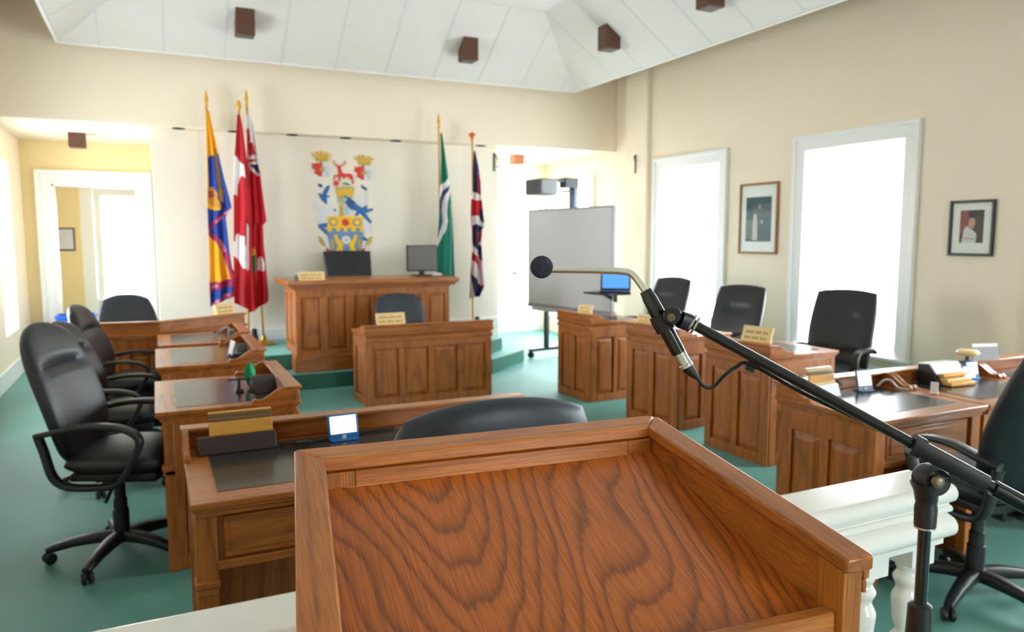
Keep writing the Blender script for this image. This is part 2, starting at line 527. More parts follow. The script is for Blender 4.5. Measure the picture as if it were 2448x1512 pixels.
# windows -----------------------------------------------------------
def window(name, rot, loc, w, z0, z1, depth=WT, casing=True, sides=True):
    """local: x along the wall, y into the wall (outwards), origin in the wall plane at floor level"""
    r = sroot(name, loc, rot)
    hw = w / 2
    if casing:
        mb = MB()
        c = 0.145
        for sx in (-1, 1):
            xa, xb = sorted((sx * hw, sx * (hw + c)))
            mb.box(xa, xb, -0.028, 0, z0 - 0.10, z1)
            xa, xb = sorted((sx * (hw + c - 0.035), sx * (hw + c + 0.006)))
            mb.box(xa, xb, -0.048, -0.0005, z0 - 0.0995, z1 + c - 0.0355)
        mb.box(-hw - c, hw + c, -0.028, 0, z1, z1 + c)
        mb.box(-hw - c - 0.006, hw + c + 0.006, -0.048, -0.0005, z1 + c - 0.035, z1 + c + 0.006)
        mb.build('casing', M['trim'], r, bevel=0.006)
        mb = MB()
        mb.box(-hw - c, hw + c, -0.02, 0, 0.2, z0 - 0.10)
        mb.box(-hw - 0.02, hw + 0.02, -0.03, -0.02, 0.26, z0 - 0.14)
        mb.build('apron_panel', M['trim'], r, bevel=0.006)
        mb = MB(); mb.box(-hw - c - 0.02, hw + c + 0.02, -0.075, 0.0, z0 - 0.035, z0)
        mb.build('sill', M['trim'], r, bevel=0.008)
    mb = MB()
    mb.box(-hw, -hw + 0.012, 0, depth, z0, z1); mb.box(hw - 0.012, hw, 0, depth, z0, z1)
    mb.box(-hw + 0.012, hw - 0.012, 0, depth, z1 - 0.012, z1); mb.box(-hw + 0.012, hw - 0.012, 0, depth, z0, z0 + 0.012)
    mb.build('reveal', M['trim'], r)
    fw = 0.05
    zm = 1.47
    mb = MB()
    y0, y1 = depth - 0.02, depth + 0.02
    mb.box(-hw, -hw + fw, y0, y1, z0, z1); mb.box(hw - fw, hw, y0, y1, z0, z1)
    mb.box(-hw + fw, hw - fw, y0, y1, z1 - 0.075, z1); mb.box(-hw + fw, hw - fw, y0, y1, z0, z0 + 0.07)
    sf = mb.build('sash_frame', M['trim'], r, bevel=0.004)
    mb = MB(); mb.box(-hw + fw, hw - fw, depth - 0.006, depth + 0.012, zm - 0.012, zm + 0.012)
    mb.build('meeting_rail', M['trim'], sf)
    mb = MB(); mb.box(-hw + 0.02, hw - 0.02, depth + 0.004, depth + 0.008, z0 + 0.02, z1 - 0.02)
    mb.build('pane', M['glass'], r, smooth=False)
    return r

wi = 1
for a, b in rwin:
    window('window_%d' % wi, -pi / 2, (XR, (a + b) / 2, 0), b - a, WZ0, WZ1); wi += 1
for a, b in lwin:
    window('window_%d' % wi, pi / 2, (XL, (a + b) / 2, 0), b - a, WZ0, WZ1, casing=(a < 9)); wi += 1
for xx in (2.3,):
    window('window_%d' % wi, pi, (xx, YBACK, 0), 1.2, WZ0, WZ1, depth=0.28); wi += 1  # unseen rear window, added for daylight from behind the camera
window('window_%d' % wi, -pi / 2, (XR + 0.13, 10.55, 0), 1.1, 0.3, 2.4, depth=0.2); wi += 1  # extra side window, added to brighten the right alcove
window('window_%d' % wi, 0, (5.88, YB, 0), 0.4, 0.4, 2.29, depth=0.15, casing=False); wi += 1
window('window_%d' % wi, 0, (-0.455, 14.5, 0), 0.59, 0.55, 2.30, depth=0.15); wi += 1

# doors ---------------------------------------------------------------
def doorway(name, x0, x1, ztop, y, c=0.18):
    r = sroot(name, ((x0 + x1) / 2, y, 0))
    hw = (x1 - x0) / 2
    mb = MB()
    for w0, w1, t in ((0.0, 0.03, 0.025), (0.03, c - 0.05, 0.036), (c - 0.05, c + 0.006, 0.06)):
        for sx in (-1, 1):
            xa, xb = sorted((sx * (hw + w0), sx * (hw + w1)))
            mb.box(xa, xb, -t, 0, 0, ztop + w0)
        mb.box(-hw - w1, hw + w1, -t, 0, ztop + w0, ztop + w1)
    mb.build('casing', M['trim'], r, bevel=0.006)
    mb = MB()
    for sx in (-1, 1):
        xa, xb = sorted((sx * hw, sx * (hw - 0.02)))
        mb.box(xa, xb, -0.02, 0.2, 0, ztop)
    mb.box(-hw, hw, -0.02, 0.2, ztop - 0.02, ztop)
    mb.build('jamb', M['trim'], r)
    return r
doorway('door_1', -1.13, -0.15, 2.28, YB)
d2 = doorway('door_2', 4.62, 5.56, 2.29, YB, c=0.11)
mb = MB()
mb.box(-0.45, 0.45, -0.018, 0.01, 0.005, 2.27)
mb.build('door_leaf', M['trim'], d2, bevel=0.004)
mb = MB()
for x0, x1, z0, z1 in ((-0.36, -0.05, 0.2, 0.9), (0.05, 0.36, 0.2, 0.9), (-0.36, -0.05, 1.1, 2.1), (0.05, 0.36, 1.1, 2.1)):
    mb.box(x0, x1, -0.030, -0.018, z0, z1)
mb.build('door_panel', M['trim'], d2, bevel=0.01)
mb = MB(); mb.lathe([(0.026, 0), (0.026, 0.008), (0.01, 0.012), (0.01, 0.04), (0.026, 0.05), (0.028, 0.065), (0.018, 0.078), (0.002, 0.08)], 16, TR(0.40, -0.018, 1.0) @ RX(pi / 2))
mb.build('door_handle', M['dgrey'], d2)

# canopy ceiling: hipped, white panels -----------------------------------
CX0, CX1, CY1, CY0, CZ = -0.76, 5.29, 9.08, -2.2, 3.58
RUN = 0.97; RISE = 0.68
def lift(s): return CZ + RISE * s / RUN
can = sroot('ceiling_canopy')
mb = MB()
o_ = [(CX0, CY0, CZ), (CX1, CY0, CZ), (CX1, CY1, CZ), (CX0, CY1, CZ)]
i_ = [(CX0 + RUN, CY0 + RUN, CZ + RISE), (CX1 - RUN, CY0 + RUN, CZ + RISE), (CX1 - RUN, CY1 - RUN, CZ + RISE), (CX0 + RUN, CY1 - RUN, CZ + RISE)]
t = 0.07
vs = o_ + i_ + [(x, y, z + t) for x, y, z in o_] + [(x, y, z + t) for x, y, z in i_]
fs = []
for k in range(4):
    k2 = (k + 1) % 4
    fs += [(k, k2, 4 + k2, 4 + k), (8 + k2, 8 + k, 12 + k, 12 + k2), (k2, k, 8 + k, 8 + k2)]
fs += [(4, 5, 6, 7), (15, 14, 13, 12)]
mb.add(vs, fs)
mb.build('canopy_panels', M['ceil'], can, smooth=False)
mb = MB()
for x0, x1, y0, y1 in ((CX0 - 0.03, CX1 + 0.03, CY1, CY1 + 0.03), (CX0 - 0.03, CX1 + 0.03, CY0 - 0.03, CY0), (CX0 - 0.03, CX0, CY0, CY1), (CX1, CX1 + 0.03, CY0, CY1)):
    mb.box(x0, x1, y0, y1, CZ - 0.012, CZ + 0.10)
mb.build('edge_trim', M['trim'], can, bevel=0.004)
mb = MB()
w = 0.009; e = 0.004
ang = atan2(RISE, RUN)
def strip(p, q, wd):
    p = Vector(p); q = Vector(q); wd = Vector(wd)
    d = Vector((0, 0, -e))
    vs = [p - wd + d, p + wd + d, q - wd + d, q + wd + d, p - wd, p + wd, q - wd, q + wd]
    mb.hexa([tuple(v) for v in vs])
for k in range(-1, 12):
    x = CX0 + 0.36 + k * 0.61
    if x < CX0 + 0.1 or x > CX1 - 0.1: continue
    s = min(RUN, x - CX0, CX1 - x)
    strip((x, CY1, CZ), (x, CY1 - s, lift(s)), (w, 0, 0))
for k in range(-1, 20):
    y = CY1 - 0.36 - k * 0.61
    if y < CY0 + 0.1 or y > CY1 - 0.1: continue
    s = min(RUN, CY1 - y, y - CY0)
    strip((CX1, y, CZ), (CX1 - s, y, lift(s)), (0, w, 0))
    strip((CX0, y, CZ), (CX0 + s, y, lift(s)), (0, w, 0))
for k in range(0, 4):
    x = CX0 + RUN + 0.0 + k * 1.37
    strip((x, CY0 + RUN, CZ + RISE), (x, CY1 - RUN, CZ + RISE), (w, 0, 0))
strip((CX0 + RUN, CY1 - RUN, CZ + RISE), (CX1 - RUN, CY1 - RUN, CZ + RISE), (0, w, 0))
mb.build('joint_strips', M['joint'], can, smooth=False)

# brown box fittings on the canopy and alcove ceilings
def boxlight(loc, mat, label, slope=None, sz=0.19, h=0.20, grp='brown box fittings on the ceilings'):
    t_ = thing('ceiling_box', label, 'ceiling fitting', loc, 0, grp)
    mb = MB(); a = sz / 2
    tops = {}
    def zt(x, y):
        if slope == 'back': return -y * RISE / RUN
        if slope == 'right': return -x * RISE / RUN
        return 0.0
    vs = [(-a, -a, -h), (a, -a, -h), (-a, a, -h), (a, a, -h)] + [(x, y, zt(x, y)) for x, y in ((-a, -a), (a, -a), (-a, a), (a, a))]
    mb.hexa(vs)
    mb.build('housing', mat, t_, bevel=0.006)
    mb = MB(); mb.box(-a + 0.015, a - 0.015, -a + 0.015, a - 0.015, -h - 0.004, -h + 0.001)
    mb.build('lens', M['dark_lens'], t_)
    return t_
def cz_back(y): return CZ + (CY1 - y) * RISE / RUN
def cz_right(x): return CZ + (CX1 - x) * RISE / RUN
boxlight((0.99, 8.60, cz_back(8.60)), M['brownbox'], 'brown box fitting on the white canopy above the flags', 'back')
boxlight((3.54, 8.61, cz_back(8.61)), M['brownbox'], 'brown box fitting on the white canopy above the green flag', 'back')
boxlight((4.80, 7.46, cz_right(4.80)), M['brownbox'], 'brown box fitting on the right slope of the white canopy', 'right')
boxlight((4.80, 5.74, cz_right(4.80)), M['brownbox'], 'brown box fitting cut off by the top of the photo, nearest on the canopy', 'right')
boxlight((-0.74, 10.4, ZB), M['brownbox'], 'dark brown box fitting on the left alcove ceiling above the doorway', None, 0.18, 0.17)
boxlight((5.02, 10.3, ZB), M['tanbox'], 'tan box fitting on the right alcove ceiling above the white door', None, 0.17, 0.13)

# recessed spots along the beam soffit
spots = [(0.334, 'left of the yellow and blue flag'), (0.927, 'just left of the red and white flag'), (1.587, 'between the red flags and the coat of arms'),
         (2.231, 'over the coat of arms'), (2.873, 'left of the green flag'), (4.05, 'right of the red white and blue flag')]
for x, w_ in spots:
    mb = MB(); mb.lathe([(0.07, -0.006), (0.07, 0.0), (0.055, 0.0), (0.05, -0.003), (0.002, -0.003)][::-1], 20, TR(x, 9.43, ZB - 0.001))
    tag(mb.build('recessed_spot', M['matte']), 'dark recessed spot in the beam soffit ' + w_, 'ceiling light', 'recessed spots along the beam soffit')

# hooks on both sides of the right alcove
def hook(loc, rz, label):
    mb = MB()
    mb.tube([(0, 0, 0.06), (0.0, -0.03, 0.05), (0.06, -0.05, -0.03), (0.07, -0.05, -0.09), (0.03, -0.03, -0.12)], 0.009, 8)
    mb.sphere((0, -0.01, -0.16), 0.012, 10)
    mb.box(-0.012, 0.012, -0.012, 0, -0.17, 0.075)
    o = tag(mb.build('wall_hook', M['dgrey']), label, 'hook', 'hooks beside the right alcove')
    o.location = loc; o.rotation_euler = (0, 0, rz)
    return o
hook((4.30, 9.55, 2.68), 0, 'grey wall hook at the right end of the white dais wall')
hook((5.93, 8.52, 2.63), -pi / 2, 'grey wall hook on the right wall beside the alcove opening')

# ------------------------------------------------------------------ dais
mb = MB(); mb.prism([(0.35, 7.94), (3.55, 7.94), (4.27, 8.55), (4.27, 9.548), (0.35, 9.548)], 0.0, 0.17)
tag(mb.build('dais_step', M['carpet'], bevel=0.012), 'lower green carpeted step of the dais in front of the bench', 'step')
mb = MB(); mb.prism([(0.55, 8.27), (3.62, 8.27), (3.97, 8.58), (3.97, 9.526), (0.55, 9.526)], 0.17, 0.34)
tag(mb.build('dais_platform', M['carpet'], bevel=0.012), 'upper green carpeted platform carrying the flags below the coat of arms', 'platform')

# ------------------------------------------------------------------ desks
def raised_panel(par, T, w, h, t=0.017, mat=None):
    """raised and fielded panel centred at T, facing local -y"""
    mb = MB(); a, b = w / 2, h / 2; c = min(0.035, w * 0.22)
    vs = [(-a, 0, -b), (a, 0, -b), (a, 0, b), (-a, 0, b),
          (-a, -0.003, -b), (a, -0.003, -b), (a, -0.003, b), (-a, -0.003, b),
          (-a + c, -t, -b + c), (a - c, -t, -b + c), (a - c, -t, b - c), (-a + c, -t, b - c)]
    fs = [(3, 2, 1, 0), (8, 9, 10, 11)]
    for k in range(4):
        k2 = (k + 1) % 4
        fs += [(k, k2, 4 + k2, 4 + k), (4 + k, 4 + k2, 8 + k2, 8 + k)]
    mb.add(vs, fs, T)
    return mb.build('raised_panel', mat or M['wood_z'], par, smooth=False)

def panelled(name, par, T, w, z0, z1, n, stile=0.07, rail_top=0.13, rail_bot=0.13, th=0.022, mull=0.055):
    """frame-and-panel face, local -y outwards at T; n fielded panels"""
    mb = MB()
    mb.box(-w / 2, w / 2, 0.012, th, z0, z1, T)                      # recessed field
    mb.box(-w / 2, -w / 2 + stile, -0.010, 0.0125, z0, z1, T)
    mb.box(w / 2 - stile, w / 2, -0.010, 0.0125, z0, z1, T)
    mb.box(-w / 2 + stile, w / 2 - stile, -0.010, 0.0125, z1 - rail_top, z1, T)
    mb.box(-w / 2 + stile, w / 2 - stile, -0.010, 0.0125, z0, z0 + rail_bot, T)
    pw = (w - 2 * stile - (n - 1) * mull) / n
    for k in range(1, n):
        x = -w / 2 + stile + k * pw + (k - 1) * mull
        mb.box(x, x + mull, -0.010, 0.0125, z0 + rail_bot, z1 - rail_top, T)
    o = mb.build(name, M['wood_z'], par, bevel=0.004)
    for k in range(n):
        x = -w / 2 + stile + k * (pw + mull) + pw / 2
        raised_panel(o, T @ TR(x, 0.012, (z0 + rail_bot + z1 - rail_top) / 2), pw - 0.008, z1 - z0 - rail_top - rail_bot - 0.008)
    return o

def scroll_poly(yb, ln, z0, hg):
    """profile of a gallery return: high at the back, sweeping down in an S"""
    p = [(yb, z0), (yb, z0 + hg)]
    p.append((yb - ln * 0.22, z0 + hg))
    for k in range(1, 9):
        t_ = k / 8
        p.append((yb - ln * (0.22 + 0.62 * t_), z0 + 0.018 + (hg - 0.018) * (0.5 + 0.5 * cos(pi * t_))))
    p += [(yb - ln * 0.93, z0 + 0.026), (yb - ln, z0 + 0.014), (yb - ln, z0)]
    return p

def desk(label, group, loc, rz, w, d, h=0.785, gal=0.075, nfront=2, nside=2, drawers=1, ret=0.2, cat='desk', apron=True):
    r = thing('council_desk', label, cat, loc, rz, group)
    y0, y1 = -d / 2, d / 2
    # moulded top
    mb = MB()
    ov = 0.022
    mb.box(-w / 2, w / 2, y0 - ov, y1 + 0.012, h - 0.022, h)
    mb.box(-w / 2 + 0.006, w / 2 - 0.006, y0 - ov + 0.008, y1, h - 0.034, h - 0.022)
    mb.box(-w / 2 + 0.014, w / 2 - 0.014, y0 - ov + 0.018, y1 - 0.004, h - 0.052, h - 0.034)
    mb.build('desktop', M['wood_x'], r, bevel=0.004)
    mb = MB(); mb.box(-w / 2 + 0.085, w / 2 - 0.085, y0 + 0.075, y1 - 0.07, h, h + 0.0016)
    mb.build('desktop_inlay', M['inlay'], r, smooth=False)
    # gallery
    g = MB()
    g.box(-w / 2, w / 2, y1 - 0.022, y1 + 0.006, h, h + gal - 0.014)
    g.box(-w / 2 - 0.004, w / 2 + 0.004, y1 - 0.058, y1 + 0.02, h + gal - 0.014, h + gal)
    go = g.build('gallery', M['wood_x'], r, bevel=0.004)
    for sx in (-1, 1):
        g = MB()
        x0 = sx * (w / 2 - 0.012)
        pl = scroll_poly(y1 - 0.02, ret, h, gal - 0.002)
        T = Matrix(((0, 0, 1, x0 - 0.011), (1, 0, 0, 0), (0, 1, 0, 0), (0, 0, 0, 1)))
        g.prism(pl, 0, 0.022, T)
        g.build('gallery_scroll', M['wood_y'], go, bevel=0.002)
    # panelled front (towards +y)
    panelled('front_panel', r, TR(0, y1 - 0.012, 0) @ RZ(pi), w - 0.03, 0.0, h - 0.05, nfront, rail_top=0.105, rail_bot=0.075)
    mb = MB(); mb.box(-w / 2 + 0.004, w / 2 - 0.004, y1 - 0.03, y1 + 0.006, h - 0.085, h - 0.05)
    mb.build('cornice', M['wood_x'], r, bevel=0.006)
    # panelled ends
    for sx in (-1, 1):
        panelled('side_panel', r, TR(sx * (w / 2 - 0.022), 0.0, 0) @ RZ(sx * pi / 2), d - 0.05, 0.0, h - 0.05, nside, stile=0.065, rail_top=0.105, rail_bot=0.075, mull=0.045)
        mb = MB()
        x0, x1 = sorted((sx * (w / 2 - 0.0085), sx * (w / 2 - 0.075)))
        mb.box(x0, x1, y0 + 0.008, y0 + 0.055, 0, h - 0.05)
        mb.box(x0 - 0.004, x1 + 0.004, y0 - 0.004, y0 + 0.06, h - 0.285, h - 0.262)
        mb.box(x0, x1, y0, y0 + 0.055, h - 0.31, h - 0.285)
        mb.build('end_post', M['wood_z'], r, bevel=0.004)
    if not apron: return r
    # apron with drawer
    mb = MB(); mb.box(-w / 2 + 0.075, w / 2 - 0.075, y0 + 0.03, y0 + 0.05, h - 0.21, h - 0.05)
    mb.box(-w / 2 + 0.075, w / 2 - 0.075, y0 + 0.01, y0 + 0.05, h - 0.235, h - 0.205)
    mb.build('apron', M['wood_x'], r, bevel=0.003)
    for q in range(drawers):
        dw = (w - 0.17) / drawers - 0.02
        xc = -w / 2 + 0.085 + (q + 0.5) * (w - 0.17) / drawers
        mb = MB(); mb.box(xc - dw / 2, xc + dw / 2, y0 + 0.016, y0 + 0.032, h - 0.198, h - 0.062)
        mb.box(xc - dw / 2 + 0.02, xc + dw / 2 - 0.02, y0 + 0.011, y0 + 0.02, h - 0.18, h - 0.08)
        dr = mb.build('drawer', M['wood_x'], r, bevel=0.004)
        mb = MB(); mb.box(xc - 0.065, xc + 0.065, y0 - 0.012, y0 + 0.012, h - 0.148, h - 0.122)
        mb.box(xc - 0.055, xc + 0.055, y0 - 0.006, y0 + 0.012, h - 0.155, h - 0.148)
        mb.build('drawer_pull', M['wood_x'], dr, bevel=0.005)
    return r

GL = 'councillor desks in the left column'
GR = 'councillor desks in the right column'
GN = 'councillor desks in the near row'
desk('oak desk with green cloth on it, nearest of the left column', GL, (0.315, 4.23, 0), -pi / 2, 0.86, 0.63, apron=False)
desk('oak desk with a white card on it, middle of the left column', GL, (0.325, 5.60, 0), -pi / 2, 0.88, 0.63, apron=False)
desk('oak desk at the far end of the left column, before the corner desk', GL, (0.345, 6.56, 0), -pi / 2, 0.72, 0.63, apron=False)
desk('oak desk with panelled side below the whiteboard, farthest of the right column', GR, (4.06, 6.43, 0), pi / 2 + 0.03, 0.62, 0.62)
desk('oak desk angled between the two others of the right column', GR, (4.10, 5.22, 0), pi / 2 + 0.14, 0.64, 0.62)
desk('oak desk below the tall window, nearest of the right column', GR, (4.12, 4.16, 0), pi / 2, 0.68, 0.64)
desk('long oak desk holding the dark name holder, left of the lectern', GN, (0.80, 2.78, 0), 0, 1.46, 0.68, gal=0.085, drawers=2, nfront=4)
desk('oak desk with glossy top behind the microphone boom', GN, (3.265, 2.55, 0), 0, 0.76, 0.60, gal=0.075)
desk('oak desk at the right edge carrying the dark box and gold papers', GN, (4.035, 2.55, 0), 0, 0.76, 0.60, gal=0.075)
desk('oak desk only showing its top at the right edge of the photo', GN, (4.805, 2.55, 0), 0, 0.76, 0.60, gal=0.075)
# clerk's desk faces the room
desk('oak clerk desk with four front panels before the dais', None, (2.41, 7.09, 0), pi, 1.32, 0.48, h=0.70, gal=0.075, nfront=4, nside=1, ret=0.3, apron=False)

# corner desk at the far end of the left column ------------------------------
P = [(-0.50, 7.10), (0.03, 7.04), (0.77, 7.49), (0.52, 7.90), (0.05, 7.62), (-0.50, 7.62)]
cd = thing('corner_desk', 'oak corner desk with a gold name plate at the far left of the horseshoe', 'desk', (0.1, 7.3, 0))
TL = TR(-0.1, -7.3, 0)
def off(poly, k):
    cx = sum(p[0] for p in poly) / len(poly); cy = sum(p[1] for p in poly) / len(poly)
    return [(cx + (x - cx) * k, cy + (y - cy) * k) for x, y in poly]
mb = MB(); mb.prism(off(P, 1.03), 0.76, 0.785, TL); mb.prism(off(P, 1.0), 0.735, 0.76, TL)
mb.build('desktop', M['wood_x'], cd, bevel=0.004)
mb = MB()
def wall_seg(mb, a, b, th, z0, z1, back=0):
    a = Vector(a); b = Vector(b); dd = (b - a).normalized(); nn = Vector((-dd.y, dd.x))
    q = [a + nn * back, b + nn * back, b + nn * (th + back), a + nn * (th + back)]
    mb.prism([tuple(v) for v in q], z0, z1, TL)
wall_seg(mb, P[0], P[1], 0.025, 0.785, 0.87); wall_seg(mb, P[1], P[2], 0.025, 0.785, 0.87)
wall_seg(mb, P[0], P[1], 0.06, 0.87, 0.888, -0.02); wall_seg(mb, P[1], P[2], 0.06, 0.87, 0.888, -0.02)
mb.build('gallery', M['wood_x'], cd, bevel=0.004)
for a, b, n in ((P[0], P[1], 2), (P[1], P[2], 3)):
    a = Vector(a); b = Vector(b); m_ = (a + b) / 2; an = atan2(b.y - a.y, b.x - a.x)
    panelled('front_panel', cd, TL @ TR(m_.x, m_.y, 0) @ RZ(an) @ TR(0, 0.02, 0), (b - a).length - 0.02, 0, 0.735, n)
for a, b in ((P[2], P[3]), (P[5], P[0])):
    a = Vector(a); b = Vector(b); m_ = (a + b) / 2; an = atan2(b.y - a.y, b.x - a.x)
    panelled('side_panel', cd, TL @ TR(m_.x, m_.y, 0) @ RZ(an) @ TR(0, 0.02, 0), (b - a).length - 0.03, 0, 0.735, 1)

# mayor's bench on the dais ---------------------------------------------------
bn = thing('dais_bench', 'tall oak bench with raised panels on the green dais', 'bench', (2.19, 8.04, 0.17))
BW = 1.72
panelled('front_panel', bn, TR(0, 0.0, 0), BW, 0.18, 0.92, 6, stile=0.055, rail_top=0.12, rail_bot=0.05, mull=0.085)
mb = MB(); mb.box(-BW / 2 - 0.02, BW / 2 + 0.02, -0.03, 0.2, 0.0, 0.165); mb.box(-BW / 2 - 0.012, BW / 2 + 0.012, -0.02, 0.2, 0.165, 0.18)
mb.build('plinth', M['wood_x'], bn, bevel=0.005)
mb = MB()
for k in range(6):
    q = k / 5; o1 = 0.005 + 0.075 * q ** 1.6
    mb.box(-BW / 2 - o1, BW / 2 + o1, -o1, 0.70, 0.86 + 0.012 * k, 0.86 + 0.012 * (k + 1))
mb.build('cornice', M['wood_x'], bn, bevel=0.003)
mb = MB(); mb.box(-BW / 2 - 0.095, BW / 2 + 0.095, -0.095, 0.72, 0.932, 0.98)
mb.build('bench_top', M['wood_x'], bn, bevel=0.008)
for sx in (-1, 1):
    panelled('side_panel', bn, TR(sx * (BW / 2 - 0.012), 0.35, 0) @ RZ(sx * pi / 2), 0.66, 0.172, 0.92, 2, stile=0.06, rail_top=0.10, rail_bot=0.10)

# ------------------------------------------------------------------ chairs
def pad(mb, w, h, th, kr=0.5, p=4.0, nu=22, nv=28, bend=0.0, taper=0.0, creases=(), lumbar=0.0, T=None, crown=0.0, edge=2.6):
    """cushion standing in the xz plane, front towards +y; local z from 0 to h"""
    vs = []; fs = []
    def pos(s, t_, side):
        x = s * sqrt(max(0, 1 - kr * t_ * t_ / 2)) * w / 2
        z = t_ * sqrt(max(0, 1 - kr * s * s / 2)) * h / 2
        x *= 1 + taper * (t_)
        prof = (max(0.0, 1 - abs(s) ** p) ** (1 / edge)) * (max(0.0, 1 - abs(t_) ** p) ** (1 / edge))
        y = side * th / 2 * prof
        if side > 0:
            for (tc_, wd, dp, ext) in creases:
                if abs(s) < ext + 0.15:
                    fall = 1.0 if abs(s) < ext else (1 - (abs(s) - ext) / 0.15)
                    y -= dp * fall * math.exp(-((t_ - tc_ - 0.05 * (s * s)) / wd) ** 2)
            y += crown * (1 - s * s) * (1 - t_ * t_)
        y += bend * (s * s)
        y += lumbar * cos((t_ + 0.35) * 2.2)
        return (x, y, z + h / 2)
    nn = (nu + 1) * (nv + 1)
    def cmap(k, n):
        q = -1 + 2 * k / n
        return math.copysign(1 - (1 - abs(q)) ** 1.5, q)
    for side in (1, -1):
        for j in range(nv + 1):
            for i in range(nu + 1):
                vs.append(pos(cmap(i, nu), cmap(j, nv), side))
    def id(side, i, j): return (0 if side > 0 else nn) + j * (nu + 1) + i
    for j in range(nv):
        for i in range(nu):
            fs.append((id(1, i, j), id(1, i + 1, j), id(1, i + 1, j + 1), id(1, i, j + 1)))
            fs.append((id(-1, i, j), id(-1, i, j + 1), id(-1, i + 1, j + 1), id(-1, i + 1, j)))
    mb.add(vs, fs, T)

def weld(o, dist=0.0004):
    bm = bmesh.new(); bm.from_mesh(o.data)
    bmesh.ops.remove_doubles(bm, verts=bm.verts, dist=dist)
    bmesh.ops.recalc_face_normals(bm, faces=bm.faces)
    bm.to_mesh(o.data); bm.free()
    return o

